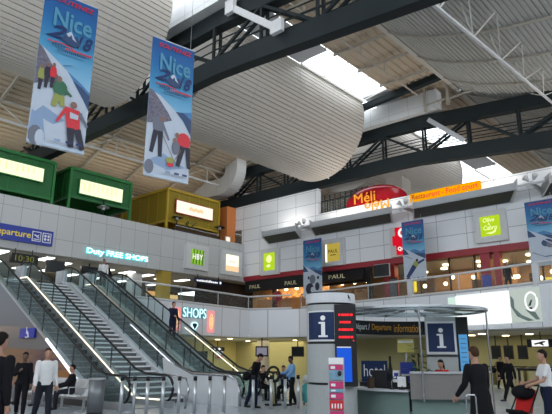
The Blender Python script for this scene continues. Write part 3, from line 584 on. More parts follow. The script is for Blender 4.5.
# restaurant fronts on the gallery
t = thing('restaurant_facade', 'restaurant front with dark red pillars and a glass wall behind the right gallery railing', 'shop front', (32.5, 13, 4.93))
for (ya, yb) in ((18.3, 19.1), (11.98, 12.55), (11.4, 11.74), (3.5, 4.2)):
    mb = MB(); mb.box(32.2, 32.7, ya, yb, 4.93, 7.55); mb.build('red_pillar', M['red'], t)
for yy in (16.6, 14.6, 13.0, 9.2, 7.4, 5.6):
    mb = MB(); mb.box(32.45, 32.55, yy-.05, yy+.05, 4.93, 7.55); mb.build('mullion', M['brown'], t)
mb = MB(); mb.box(32.18, 32.2, 12.0, 12.53, 5.55, 6.25); mb.build('blue_poster', M['dbl'], t)
mb = MB(); mb.poly([(32.5, 18.2, 4.95), (32.5, 3.6, 4.95), (32.5, 3.6, 7.5), (32.5, 18.2, 7.5)]); mb.build('glass_wall', M['glass'], t, fixn=False)
for i, (x, y) in enumerate([(34, 17.2), (34.2, 15.6), (35.6, 16.4), (36, 14), (34.3, 13.4), (35.2, 12.2), (33.8, 10.2), (35.5, 9.6), (34.4, 8.4), (36.2, 7.8), (34, 6.4), (36.4, 11), (36.3, 18.2), (33.6, 18.0)]):
    P_ = ['by the left pillar', 'over the front tables', 'over the second row', 'deep inside', 'left of the blue poster', 'behind the blue poster', 'right of the blue poster', 'over the back tables', 'above the man standing upstairs', 'deep on the right', 'behind the rightmost banner', 'deep behind the red pillar', 'deep by the left pillar', 'beside the hanging monitor'][i]
    mb = MB(); mb.cyl((x, y), .22, 7.40, 7.48, 12); tag(mb.build('ceiling_downlight', M['lampy']), 'warm restaurant ceiling downlight '+P_, 'ceiling light', 'warm restaurant downlights')
for i in range(5):
    y = 16.8-2.5*i
    t2 = thing('restaurant_table', 'restaurant table inside the glass wall, number %s from the left' % ['one', 'two', 'three', 'four', 'five'][i], 'table', (34.2, y, 4.93), 'restaurant tables upstairs')
    mb = MB(); mb.cyl((34.2, y), .45, 5.66, 5.7, 16); mb.build('table_top', M['warmwood'], t2); mb = MB(); mb.cyl((34.2, y), .05, 4.93, 5.66, 8); mb.build('leg', M['dark'], t2)
ROOMP = [(35.6, 17.6, 1.2, .3, 2.2), (36.6, 15.2, .3, 1.6, 2.3), (35.0, 14.0, .9, .25, 1.5), (36.8, 12.6, .4, 1.3, 2.4), (35.4, 10.6, .8, .3, 1.6), (36.6, 9.0, .3, 1.4, 2.3), (35.2, 7.4, .9, .3, 1.5), (36.7, 5.8, .4, 1.2, 2.2)]
for i, (x, y, a_, b_, h_) in enumerate(ROOMP):
    mb = MB(); mb.box(x-a_/2, x+a_/2, y-b_/2, y+b_/2, 4.93, 4.93+h_); tag(mb.build('room_divider', [M['brown'], M['warmwood']][i % 2]), ('dark' if i % 2 == 0 else 'warm')+' wooden room divider in the restaurant, '+['by the left red pillar', 'behind the yellow lightbox', 'left of the blue poster', 'behind the blue poster', 'behind the man standing upstairs', 'right of the man standing upstairs', 'behind the rightmost banner', 'at the far right'][i], 'divider', 'restaurant dividers')
for i, (x, y) in enumerate([(33.6, 16.9), (34.8, 16.0), (33.5, 14.9), (35.2, 13.3), (33.6, 13.6), (34.3, 9.9), (33.5, 9.0), (35.3, 8.6), (33.7, 11.2), (35.0, 11.4)]):
    t2 = thing('globe_lamp', 'small golden globe lamp hanging inside the restaurant behind the glass', 'lamp', (x, y, 7.5), 'restaurant globe lamps')
    zz = 6.2+.5*((i*37) % 5)/5; mb = MB(); mb.tube([(x, y, 7.5), (x, y, zz)], .012, 5); mb.build('cord', M['dark'], t2); mb = MB(); mb.ell((x, y, zz-.1), .13, .13, .13, 10, 6); mb.build('globe', M['lampy'], t2)
for i, y in enumerate((9.7, 8.4)):
    mb = MB(); mb.box(36.2, 36.5, y-.9, y+.9, 6.1+.3*i, 6.35+.3*i); tag(mb.build('light_band', em('yellow_band', (1, .72, .08), 1.2)), ['glowing yellow light band behind the man standing upstairs', 'second glowing yellow light band, right of the standing man upstairs'][i], 'wall light')
t = thing('hanging_monitor', 'black monitor in a pale frame hanging under the red trim by the restaurant', 'monitor', (31.6, 18.9, 7.1))
mb = MB(); mb.box(31.5, 31.6, 18.35, 19.45, 6.72, 7.48); mb.build('screen', M['screend'], t)
mb = MB(); mb.box(31.6, 31.66, 18.3, 19.5, 6.67, 7.53); mb.build('frame', M['lgrey'], t); mb = MB(); mb.bar((31.66, 18.9, 7.2), (32.2, 18.9, 7.6), .06, .06); mb.build('arm', M['dark'], t)
mb = MB(); mb.box(31.9, 31.94, 17.95, 18.55, 5.0, 6.6); mb.mi = 1; mb.box(31.88, 31.9, 18.0, 18.5, 5.3, 6.5); tag(mb.build('menu_poster', [M['brown'], M['greyc']]), 'tall menu board standing left of the red pillar on the gallery', 'poster')
mb = MB(); mb.box(32.15, 32.19, 16.75, 17.35, 5.6, 6.35); tag(mb.build('yellow_lightbox', em('yellow_box', (1, .75, .05), 1.0)), 'small yellow lightbox in the restaurant under the middle ski banner', 'sign')
# unreadable blue sign hanging before the dark shop
t = thing('hanging_direction_sign', 'narrow dark blue hanging sign with white lettering below the striped green lightbox', 'sign', (27.7, 31.6, 7.05))
mb = MB(); mb.box(26.3, 29.1, 31.55, 31.65, 6.86, 7.2); mb.build('sign_box', M['ibl'], t)
mb = MB(); x = 26.5
while x < 28.6:
    ww = .08+.08*random.random(); mb.box(x, x+ww, 31.53, 31.55, 6.95, 7.05+.08*random.random()); x += ww+.05
mb.ell((28.85, 31.53, 7.03), .1, .02, .1, 10, 6); mb.build('lettering', M['whe'], t)
mb = MB(); mb.box(26.6, 26.64, 31.58, 31.62, 7.2, 7.5); mb.box(28.7, 28.74, 31.58, 31.62, 7.2, 7.5); mb.build('hanger', M['dark'], t)
# ------------------------------------------------------------------ neon panels on the balcony front (left run)
A_, B_ = V((22.7, 28.4, 0)), V((26.4, 28.9, 0)); D_ = (B_-A_).normalized(); NB = D_.cross(ZU)
def onb(s, z): return A_+D_*s+V((0, 0, z))+NB*.02
neon_text('SHOPS', 'white blue neon shops lettering on the balcony front', onb(1.15, 4.32), D_, 2.25, .62, M['neonw'], pm('neon_back', (.12, .3, .34), .4), .0)
t = thing('diamond_mark', 'dark blue diamond mark with a white rim under the neon shops lettering', 'neon sign', onb(1.25, 3.5))
mb = MB(); c = onb(1.25, 3.48); mb.prism([c+D_*-.36+ZU*.1, c+D_*-.15+ZU*.26, c+D_*.15+ZU*.26, c+D_*.36+ZU*.1, c-ZU*.34], NB*.03); mb.build('rim', M['neonw'], t)
mb = MB(); c = c+NB*.035; mb.prism([c+D_*-.24+ZU*.09, c+D_*-.12+ZU*.18, c+D_*.12+ZU*.18, c+D_*.24+ZU*.09, c-ZU*.22], NB*.01); mb.build('field', M['ibl'], t)
for i, s in enumerate((-.45, 2.85)):
    t = thing('pink_neon_panel', ['pink glowing neon panel left of the shops lettering, behind the man on the escalator', 'pink glowing neon panel right of the shops lettering'][i], 'neon sign', onb(s, 3.8), 'pink neon panels')
    mb = MB(); mb.obox(onb(s, 3.85)+NB*.02, D_, ZU, NB, .72, 1.45, .04); mb.build('glow_panel', M['pink'], t)
    mb = MB(); c = onb(s, 3.85)+NB*.06
    mb.tube([c+D_*(.17*math.cos(a))+ZU*(.5*math.sin(a)) for a in [2*PI*k/20 for k in range(20)]], .03, 6, True); mb.tube([c+D_*(.06*math.cos(a))+ZU*(.3*math.sin(a)) for a in [2*PI*k/16 for k in range(16)]], .025, 6, True); mb.build('neon_tube', M['pinko'], t)
# white advertising lightboxes on the right balcony front
A2, B2 = V((28.5, 12.4, 0)), V((27.1, 7.3, 0)); D2 = (B2-A2).normalized(); N2 = D2.cross(ZU)
def adbox(lab, s0, s1, z0, z1, m):
    c = A2+D2*(s0+s1)/2+N2*.01+ZU*(z0+z1)/2; t = thing('advertising_lightbox', lab, 'lightbox', c, 'balcony lightboxes')
    mb = MB(); mb.obox(c+N2*.03, D2, ZU, N2, s1-s0, z1-z0, .06); mb.build('lit_face', m, t); return t, c+N2*.065
t, c = adbox('wide blank white lightbox on the right balcony front', -.2, 3.0, 3.2, 4.75, M['adw'])
t, c = adbox('pale lightbox picture of a draped figure at the right of the white lightbox', 3.02, 4.55, 3.2, 4.78, M['adg'])
mb = MB()
def q(u, v): return c+D2*u+ZU*v
mb.prism([q(.18, -.05), q(.3, -.05), q(.42, .22), q(.34, .22)], N2*.01); mb.prism([q(.2, -.12), q(.38, -.12), q(.34, -.3), q(.22, -.3)], N2*.01); mb.build('dark_print', M['adk'], t)
mb = MB(); mb.prism([q(-.7, .5), q(-.55, .3), q(-.55, -.1), q(-.2, -.45), q(.4, -.72), q(.1, -.75), q(-.45, -.5), q(-.74, 0)], N2*.01); mb.prism([q(.0, -.2), q(.5, -.35), q(.7, -.7), q(.5, -.7)], N2*.01); mb.build('grey_print', pm('print_grey_green', (.2, .27, .24), .5), t)
mb = MB(); mb.tube([q(.35+.3*math.cos(a), .15+.42*math.sin(a)) for a in [2*PI*k/18 for k in range(18)]], .05, 5, True); mb.build('pale_print', M['adw'], t)
t, c = adbox('pale green lightbox with a small dark figure left of the wide white lightbox', -1.75, -.22, 3.2, 4.7, em('mint_lightbox', (.7, .9, .82), .9))
mb = MB(); mb.prism([c+D2*-.35+ZU*.05, c+D2*-.1+ZU*.1, c+D2*-.12+ZU*.6, c+D2*-.25+ZU*.72, c+D2*-.35+ZU*.5], N2*.01); mb.build('dark_print', M['adk'], t)
mb = MB(); c = A2+D2*6.0+ZU*3.9+N2*.02; mb.obox(c, D2, ZU, N2, 1.1, 1.9, .1); tag(mb.build('grey_panel', M['lgrey']), 'pale grey blank panel on the balcony front at the right edge', 'panel')
# ------------------------------------------------------------------ gallery ceiling lights (left) and hung screens
LP = [(12.98, 33.3), (15.84, 33.5), (16.37, 38.29), (18.15, 38.0), (17.58, 34.6), (20.97, 34.92), (22.49, 34.6), (24.29, 34.82), (26.08, 35.24), (27.83, 34.96), (24.98, 39.0), (20.5, 39), (22.7, 39.2), (28, 39), (14.2, 37)]
LD = ['left of the digital clock', 'right of the digital clock', 'deep behind the first escalator top', 'deep behind the staircase top', 'over the staircase top', 'above the couple at the escalator top', 'right of the couple, second in the row', 'third right of the couple', 'fourth right of the couple', 'left of the blue hanging sign', 'deep under the third lamp', 'deep behind the couple', 'deep, second behind the couple', 'deep behind the mustard column', 'deep behind the digital clock']
for (x, y), l in zip(LP, LD):
    t = thing('ceiling_light', 'white fluorescent ceiling light '+l, 'ceiling light', (x, y, 7.45), 'fluorescent lights under the gallery ceiling')
    mb = MB(); mb.box(x-.3, x+.3, y-.75, y+.75, 7.42, 7.49); mb.build('housing', M['white'], t); mb = MB(); mb.box(x-.25, x+.25, y-.7, y+.7, 7.39, 7.42); mb.build('diffuser', M['lampw'], t)
for i, (x, y) in enumerate(((16.3, 33.0), (18.9, 33.5))):
    t = thing('hung_screen', ['black screen hanging above the staircase top', 'black screen hanging above the middle escalator top'][i], 'monitor', (x, y, 7.0))
    mb = MB(); mb.box(x-.6, x+.6, y, y+.15, 6.55, 7.3); mb.build('screen', M['screend'], t); mb = MB(); mb.box(x-.04, x+.04, y+.05, y+.1, 7.3, 7.5); mb.build('hanger', M['dark'], t)
for i, (x, y, m, l) in enumerate(((24.3, 32.3, pm('mustard_column', (.38, .27, .03), .5), 'mustard yellow column on the gallery under the striped green sign'), (23.0, 34.0, M['lgrey'], 'pale column on the gallery left of the mustard column'))):
    mb = MB(); mb.box(x-.4, x+.4, y, y+.7, 4.93, 7.5); tag(mb.build('gallery_column', m), l, 'column')
SHP = [(19.5, 40), (22, 41.5), (25.5, 40.5), (27, 37.5), (29.5, 38.5), (16, 41)]
for i, (x, y) in enumerate(SHP):
    t = thing('shop_shelf', ['lit shop shelf behind the couple upstairs', 'lit shop shelf deep behind the pale column', 'lit shop shelf right of the mustard column', 'lit shop shelf below the hanging blue sign', 'lit shop shelf nearest the dark corner', 'lit shop shelf behind the left escalator top'][i], 'shelf', (x, y, 4.93), 'lit shop shelves upstairs')
    mb = MB(); mb.box(x-.8, x+.8, y, y+.5, 4.93, 6.9); mb.build('carcass', M['brown'], t)
    for z in (5.3, 5.8, 6.3):
        mb = MB(); mb.box(x-.75, x+.75, y-.05, y, z, z+.35); mb.build('goods', [em('lit_goods_%d' % i, [(1, .75, .35), (.95, .95, .8), (1, .85, .5), (1, .55, .2), (1, .7, .3), (.7, .85, .9)][i], .7)], t)
mb = MB(); mb.box(28.2, 34.9, 33.6, 33.8, 4.93, 7.5); struct(mb.build('wall_corner_dark', M['dark']))
# ------------------------------------------------------------------ coloured pods on the upper terrace
def pod(name, lab, x0, x1, y0, y1, zb_, zt, fr, mesh, sign, lit, litd, dark_counter=True):
    t = thing(name, lab, 'kiosk', ((x0+x1)/2, y0, 10.1))
    mb = MB()
    for (a, b) in (((x0, y0), (x1, y0)), ((x1, y0), (x1, y1)), ((x1, y1), (x0, y1)), ((x0, y1), (x0, y0))):
        mb.bar((*a, zt-.1), (*b, zt-.1), .2, .2); mb.bar((*a, zb_+.05), (*b, zb_+.05), .14, .14)
    mb.build('roof_rim', fr, t)
    for (x, y) in ((x0, y0), (x1, y0), (x1, y1), (x0, y1)):
        mb = MB(); mb.box(x-.08, x+.08, y-.08, y+.08, 10.1, zt-.1); mb.build('corner_post', fr, t)
    n = max(3, int((x1-x0)/.9))
    for k in range(1, n):
        x = x0+(x1-x0)*k/n; mb = MB(); mb.box(x-.025, x+.025, y0-.02, y0+.03, zb_, zt-.1); mb.build('mullion', fr, t)
    for k in range(1, 5):
        y = y0+(y1-y0)*k/5; mb = MB(); mb.box(x0-.02, x0+.03, y-.025, y+.025, zb_, zt-.1); mb.build('mullion', fr, t)
    for pts in ([(x0, y0), (x1, y0)], [(x1, y0), (x1, y1)], [(x0, y1), (x0, y0)], [(x1, y1), (x0, y1)]):
        a, b = pts; mb = MB(); mb.poly([(*a, zb_), (*b, zb_), (*b, zt-.1), (*a, zt-.1)]); mb.build('mesh_wall', mesh, t, fixn=False)
    mb = MB(); mb.box(x0+.1, x1-.1, y0+.1, y1-.1, zt-.32, zt-.2); mb.build('roof_panel', fr, t)
    mb = MB(); mb.box(x0+.3, x1-.3, y0+1.4, y0+2.2, 10.1, 11.1); mb.build('counter', M['brown'], t)
    sx0, sx1, sz0, sz1 = sign
    mb = MB(); mb.box(sx0-.07, sx1+.07, y0-.2, y0-.05, sz0-.07, sz1+.07); s = mb.build('sign_frame', M['red'] if fr is M['yframe'] else fr, t)
    mb = MB(); mb.box(sx0, sx1, y0-.23, y0-.2, sz0, sz1); mb.build('lit_face', lit, s)
    mb = MB(); x = sx0+.25
    if fr is M['yframe']:
        for k in range(9): mb.ell((sx0+1.3+.16*k, y0-.235, (sz0+sz1)/2+.05*math.sin(k*2)), .09, .01, .16, 8, 5)
    else:
        while x < sx1-.5: mb.box(x, x+.05+.1*random.random(), y0-.24, y0-.23, sz0+.15+.3*random.random(), sz1-.1); x += .34
    mb.build('sign_print', litd, s)
    return t
pod('green_pod', 'green framed mesh kiosk with a lit sign at the left edge of the upper terrace', 8.2, 15.75, 33.45, 38.3, 11.2, 13.78, M['gframe'], M['gmesh'], (10.6, 14.95, 12.2, 13.05), M['podlite'], M['podlitd'])
pod('green_pod', 'second green framed mesh kiosk with a lit sign, left of the mustard one', 16.9, 21.55, 33.45, 38.2, 11.7, 13.8, M['gframe'], M['gmesh'], (17.5, 20.75, 12.05, 13.0), M['podlite'], M['podlitd'])
pod('mustard_pod', 'mustard yellow mesh kiosk with a cream lit sign on the upper terrace', 24.85, 30.15, 33.45, 39.5, 11.5, 14.2, M['yframe'], M['ymesh'], (25.6, 29.3, 12.35, 13.3), M['podor'], M['podord'])
for i, (x, y) in enumerate(((25.65, 33.2), (30.1, 33.2), (19.3, 33.15))):
    t = thing('patio_heater', ['dark mushroom topped patio lamp at the left of the mustard kiosk', 'dark mushroom topped patio lamp at the right end of the mustard kiosk', 'pale topped patio lamp before the second green kiosk'][i], 'lamp', (x, y, 10.1))
    mb = MB(); mb.cyl((x, y), .05, 10.1, 11.9, 8); mb.build('pole', M['dark'], t); zz = 12.0 if i < 2 else 11.5
    mb = MB(); mb.cyl((x, y), .45, zz-.12, zz+.03, 16, .12); mb.build('hood', M['dark'] if i < 2 else M['lgrey'], t)
    mb = MB(); mb.cyl((x, y), .12, zz-.3, zz-.12, 10); mb.build('burner', M['steel'], t)
t = thing('terrace_palm', 'small dark leafy plant on the terrace before the mustard kiosk', 'plant', (26.9, 33.1, 10.1))
mb = MB()
for k in range(46):
    a = random.random()*2*PI; r = .1+.3*random.random(); z = 10.8+.9*random.random()
    p = V((26.9+r*math.cos(a), 33.1+.6*r*math.sin(a), z)); d = V((math.cos(a), math.sin(a), .6)).normalized(); sd = d.cross(ZU).normalized()
    mb.poly([p, p+d*.16+sd*.05, p+d*.32, p+d*.16-sd*.05])
mb.build('foliage', M['leaf'], t, fixn=False); mb = MB(); mb.cyl((26.9, 33.1), .2, 10.1, 10.75, 12, .26); mb.build('pot', M['dark'], t)
t = thing('terrace_bench', 'dark stepped seating with pale rails below the mustard kiosk', 'bench', (27.5, 33.2, 10.1))
mb = MB(); mb.box(25.3, 29.9, 33.0, 33.3, 10.1, 11.05); mb.build('bench_body', M['brown'], t)
mb = MB(); mb.tube([(25.4, 32.98, 11.2), (29.8, 32.98, 11.15)], .04, 6); mb.build('rail', M['grey'], t)
mb = MB(); mb.box(30.9, 31.45, 33.3, 33.4, 10.7, 11.3); mb.mi = 1; mb.box(30.97, 31.38, 33.28, 33.3, 10.75, 11.25); tag(mb.build('lit_poster', [M['white'], em('menu_glow', (1, .9, .7), 1.1)]), 'small lit menu poster before the orange terrace wall', 'poster')
# ------------------------------------------------------------------ hanging ski banners
bgrad = ramp('banner_blue_print', [(0, (.42, .5, .6)), (.3, (.38, .5, .62)), (.5, (.17, .38, .56)), (.66, (.05, .25, .44)), (.82, (.008, .13, .33)), (1, (.005, .07, .25))], 2, .5, .06, 4)
pmt = dict(snow=pm('print_snow', (.42, .47, .55), .5, 0, .1, 3), mdark=pm('print_navy', (.02, .05, .13), .5), mblue=pm('print_mid_blue', (.05, .17, .36), .5, 0, .4, 4), crowd=pm('print_crowd', (.12, .11, .15), .5, 0, .9, 14), red=M['pr'], blk=pm('print_black', (.03, .03, .045), .5), grn=pm('print_green', (.025, .12, .06), .5), navy=pm('print_ink_blue', (.006, .02, .1), .5), logo=pm('print_pale_blue', (.07, .25, .38), .5), gy=pm('print_grey', (.12, .13, .17), .5), yel=pm('print_yellow', (.25, .27, .06), .5), skin=pm('print_tan', (.2, .1, .07), .5), sh=pm('print_snow_shadow', (.2, .29, .44), .5))
def banner(lab, bl, R, w, h, kind, grp='hanging ski banners'):
    bl = V(bl); R = V(R).normalized(); N = R.cross(ZU).normalized(); t = thing('hanging_banner', lab, 'banner', bl+R*w/2, grp)
    mb = MB(); mb.obox(bl+R*w/2+ZU*h/2, R, ZU, N, w, h, .02); mb.build('banner_cloth', bgrad, t)
    for zz in (h+.02, -.02):
        mb = MB(); mb.tube([bl+ZU*zz, bl+R*w+ZU*zz], .022, 8); mb.build('banner_rod', M['steel'], t)
    for u in (.1, .9):
        mb = MB(); mb.tube([bl+R*(w*u)+ZU*(h+.03), bl+R*(w*u)+ZU*(h+(2.6 if kind in 'AB' else .35))], .008, 5); mb.build('hanging_wire', M['steel'], t)
    lay = [0]
    def P(u, v): return bl+R*(u*w)+ZU*(v*h)+N*(.012+.0022*lay[0])
    keys = list(pmt); mats = [pmt[k] for k in keys]; mb = MB()
    def pl(m, pts): lay[0] += 1; mb.mi = keys.index(m); mb.poly([P(*p) for p in pts])
    def el(m, u, v, a, b, rot=0): pl(m, [(u+a*math.cos(q)*math.cos(rot)-b*math.sin(q)*math.sin(rot)*.4, v+(a*math.cos(q)*math.sin(rot)*.4+b*math.sin(q)*math.cos(rot))) for q in [2*PI*k/12 for k in range(12)]])
    def limb(m, u0, v0, u1, v1, t0):
        du, dv = (u1-u0)*w, (v1-v0)*h; L = math.hypot(du, dv); nu, nv = -dv/L*t0/w, du/L*t0/h
        pl(m, [(u0+nu, v0+nv), (u1+nu*.7, v1+nv*.7), (u1-nu*.7, v1-nv*.7), (u0-nu, v0-nv)])
    if kind == 'A':
        pl('snow', [(0, .02), (1, .02), (1, .28), (.55, .5), (.12, .6), (0, .62)]); pl('mblue', [(.55, .5), (.75, .42), (1, .28), (1, .40), (.8, .45)]); pl('mdark', [(.66, .45), (1, .29), (1, .38), (.85, .42)])
        pl('crowd', [(0, .62), (.08, .6), (.35, .47), (.5, .4), (.32, .4), (.12, .38), (0, .36)]); pl('sh', [(.05, .18), (.4, .14), (.6, .18), (.2, .24)]); pl('sh', [(0, .05), (.3, .03), (.22, .16), (.02, .2)])
        el('gy', .12, .05, .12, .06); el('snow', .2, .04, .08, .05)
        for (u, c, v) in ((.1, 'yel', .43), (.2, 'blk', .45), (.3, 'red', .46)): el(c, u, v, .06, .045); el('skin', u, v+.05, .03, .015); limb('blk', u, v-.03, u-.01, v-.1, .06)
        el('grn', .45, .37, .13, .055); el('skin', .42, .43, .045, .02); limb('yel', .42, .33, .36, .25, .1); limb('yel', .48, .33, .52, .26, .09); limb('grn', .5, .38, .66, .34, .05)
        pl('red', [(.56, .27), (.84, .26), (.88, .12), (.64, .13)]); el('skin', .72, .29, .06, .022); limb('red', .58, .25, .45, .16, .05); limb('gy', .84, .25, 1.0, .17, .05)
        limb('blk', .7, .14, .74, .02, .11); limb('blk', .82, .14, .95, .02, .11); limb('blk', .45, .52, .62, .54, .01)
        pl('snow', [(.66, .24), (.82, .23), (.82, .2), (.67, .2)])
    elif kind == 'B':
        pl('snow', [(0, .02), (1, .02), (1, .36), (.6, .5), (.25, .58), (0, .6)]); pl('crowd', [(0, .61), (.1, .6), (.45, .47), (.55, .42), (.3, .38), (0, .36)]); pl('mdark', [(.62, .49), (.8, .44), (1, .34), (1, .46), (.8, .5)]); pl('mblue', [(.8, .5), (1, .46), (1, .52)])
        pl('sh', [(.05, .1), (.5, .06), (.9, .1), (.4, .17)]); el('gy', .1, .06, .1, .05)
        el('gy', .25, .36, .13, .07); el('skin', .33, .41, .05, .02); limb('blk', .2, .32, .12, .16, .09); limb('blk', .3, .32, .32, .14, .09); limb('gy', .33, .38, .5, .27, .05); limb('skin', .35, .3, .66, .12, .012)
        el('red', .84, .29, .16, .06); el('skin', .68, .32, .05, .02); limb('blk', .82, .25, .72, .1, .1); limb('blk', .93, .25, .98, .1, .09); limb('red', .74, .28, .7, .2, .05)
        el('gy', .66, .23, .09, .05); el('skin', .63, .28, .04, .018); limb('skin', .78, .22, .58, .1, .012); el('redx' if False else 'red', .55, .1, .08, .016); el('yel', .54, .13, .1, .02)
    else:
        pl('snow', [(0, .01), (1, .01), (1, .36), (.62, .42), (.3, .5), (0, .56)]); pl('mdark', [(0, .56), (.12, .52), (.28, .44), (.1, .44), (0, .44)]); pl('mblue', [(.3, .5), (.62, .42), (1, .34), (1, .5), (.8, .47), (.55, .52)]); pl('mdark', [(.5, .47), (.66, .41), (1, .34), (1, .43), (.8, .44)])
        if kind == 'C':
            el('gy', .5, .3, .16, .08); el('blk', .35, .14, .22, .1); el('blk', .75, .17, .12, .07); limb('blk', .2, .12, .5, .02, .1); el('snow', .5, .12, .1, .05); el('blk', .3, .33, .05, .03); el('blk', .8, .32, .06, .03)
        if kind == 'D':
            limb('gy', .1, .42, .4, .36, .02); el('yel', .56, .27, .12, .05); el('blk', .62, .33, .06, .025); limb('navy', .5, .24, .16, .06, .16); limb('navy', .66, .28, .95, .33, .08); limb('blk', .1, .05, .3, .03, .05)
        if kind == 'E':
            el('mdark', .62, .33, .2, .06); el('gy', .7, .3, .12, .05); limb('gy', .1, .2, .5, .12, .02); limb('gy', .5, .12, 1, .14, .03); limb('snow', .4, .42, .8, .3, .03)
    # logo swoosh, mountain and small print lines
    pl('mdark', [(.36, .70), (.44, .735), (.52, .76), (.58, .73), (.64, .745), (.72, .69), (.6, .665), (.45, .67)]); pl('snow', [(.44, .735), (.52, .765), (.58, .73), (.64, .70), (.56, .715), (.53, .74), (.49, .72)])
    for i in range(8):
        u = .12+.1*i; lim = [(.663-.004*i+(.012 if i in (2, 3, 4) else 0)) for i in (i, i+1)]
        pl('red', [(u, lim[0]), (u+.102, lim[1]), (u+.102, lim[1]-.007), (u, lim[0]-.007)])
    for (vv, c, u0, u1, s) in ((.632, 'mdark', .2, .42, .05), (.626, 'red', .45, .92, .05), (.6, 'mdark', .3, .82, .035)):
        u = u0
        while u < u1: pl(c, [(u, vv), (u+s*.7, vv), (u+s*.7, vv+.012), (u, vv+.012)]); u += s
    for (u, c) in ((.42, 'sh'), (.62, 'navy'), (.8, 'navy')): pl(c, [(u, .03), (u+.11, .03), (u+.11, .045), (u, .045)])
    mb.build('banner_print', mats, t, fixn=False)
    cc = bl+N*.05
    text('SOUTENEZ', 'lettering', cc+R*(w*.53)+ZU*(h*.955), R, ZU, w*.78, h*.032, pmt['red'], t, .003, .012, shear=.2)
    text('Nice', 'logo_lettering', cc+R*(w*.55)+ZU*(h*.83), R, ZU, w*.72, h*.125, pmt['logo'], t, .003, .02)
    text('2', 'year_lettering', cc+R*(w*.27)+ZU*(h*.735)+N*.01, R, ZU, w*.36, h*.09, pmt['navy'], t, .003, .02, shear=.4)
    text('18', 'year_lettering', cc+R*(w*.8)+ZU*(h*.715)+N*.01, R, ZU, w*.3, h*.095, pmt['navy'], t, .003, .015, shear=.35)
    return t
banner('big blue ski banner with skiers at the upper left, its top cut off', (5.92, 14.47, 7.24), (1.59, -.22, 0), 1.60, 4.85, 'A')
banner('big blue ski banner with curlers on ice, right of the skier banner', (9.14, 13.6, 6.92), (1.52, -.28, 0), 1.54, 4.72, 'B')
banner('small far ski banner above the round information column', (30.6, 24.72, 5.62), (0, -1, 0), 1.66, 4.07, 'C')
banner('small far ski banner with a skier in yellow beside the red stepped sign', (30.6, 16.72, 6.08), (0, -1, 0), 1.5, 3.72, 'D')
banner('far ski banner cut by the right picture edge', (30.6, 9.22, 6.28), (0, -1, 0), 1.5, 3.45, 'E')
# ------------------------------------------------------------------ round information column
KX, KY, KR = 12.5, 9.15, .66
t = thing('information_column', 'round pale information column with a letter i sign and red display board', 'information column', (KX, KY, 0))
mb = MB()
mb.cyl((KX, KY), KR, 0, .89, 40); mb.build('lower_drum', M['kiosk'], t, False)
mb = MB(); mb.cyl((KX, KY), KR, .95, 1.92, 40); mb.build('middle_drum', M['kiosk'], t)
mb = MB(); mb.cyl((KX, KY), KR, 1.98, 2.94, 40); mb.build('upper_drum', M['kiosk'], t)
mb = MB(); mb.cyl((KX, KY), KR-.03, .85, 3.1, 40); mb.build('joint_core', M['dark'], t)
mb = MB(); mb.cyl((KX, KY), KR+.03, 2.99, 3.25, 40, KR+.01); mb.build('top_ring', M['lgrey'], t); mb = MB(); mb.cyl((KX, KY), KR-.08, 3.24, 3.29, 40); mb.build('top_cap', M['dark'], t)
dirc = V((-KX, -KY, 0)).normalized(); right = V((.745*.9, -.667*.9, 0)).normalized(); right = V((dirc.y, -dirc.x, 0)); right = right if right.dot(R_) > 0 else -right
# curved i sign on the front left
def curved(parent, name, a0, a1, z0, z1, rr, mat, n=12):
    mb = MB()
    for k in range(n):
        p, q_ = a0+(a1-a0)*k/n, a0+(a1-a0)*(k+1)/n
        mb.poly([(KX+rr*math.cos(p), KY+rr*math.sin(p), z0), (KX+rr*math.cos(q_), KY+rr*math.sin(q_), z0), (KX+rr*math.cos(q_), KY+rr*math.sin(q_), z1), (KX+rr*math.cos(p), KY+rr*math.sin(p), z1)])
    return mb.build(name, mat, parent, fixn=False)
ang = math.atan2(dirc.y, dirc.x)
sgn = 1 if V((math.cos(ang+.1), math.sin(ang+.1), 0)).dot(right) > 0 else -1
def aof(f): return ang+sgn*math.asin(f)         # f = sideways fraction of the radius, -1 left .. 1 right
curved(t, 'sign_border', aof(-.93), aof(.18), 1.99, 2.78, KR+.004, M['white'])
curved(t, 'sign_field', aof(-.89), aof(.13), 2.03, 2.74, KR+.008, M['ibl'])
mb = MB()
af = aof(-.3); c = V((KX, KY, 0))+V((math.cos(af), math.sin(af), 0))*(KR+.02); Nn = V((math.cos(af), math.sin(af), 0)); Rn = V((-Nn.y, Nn.x, 0)); Rn = Rn if Rn.dot(right) > 0 else -Rn
def letter_i(mb, c, R, N, z, s):
    mb.prism([c+R*(-.16*s)+ZU*(z-.36*s), c+R*(.16*s)+ZU*(z-.36*s), c+R*(.16*s)+ZU*(z-.3*s), c+R*(.07*s)+ZU*(z-.3*s), c+R*(.07*s)+ZU*(z+.14*s), c+R*(-.15*s)+ZU*(z+.14*s), c+R*(-.15*s)+ZU*(z+.08*s), c+R*(-.06*s)+ZU*(z+.08*s), c+R*(-.06*s)+ZU*(z-.3*s), c+R*(-.16*s)+ZU*(z-.3*s)], N*.02)
    mb.prism([c+R*(.085*s*math.cos(a))+ZU*(z+.27*s+.085*s*math.sin(a)) for a in [2*PI*k/14 for k in range(14)]], N*.02)
letter_i(mb, c, Rn, Nn, 2.37, .78); mb.build('letter', M['pw'], t)
cb_ = V((KX, KY, 0))+dirc*(KR*.97)+right*(KR*.57)
mb = MB(); mb.obox(cb_+ZU*1.9-dirc*.18, right, ZU, dirc, .56, 2.06, .46); mb.build('display_case', M['dark'], t)
fc = cb_+dirc*.06
mb = MB()
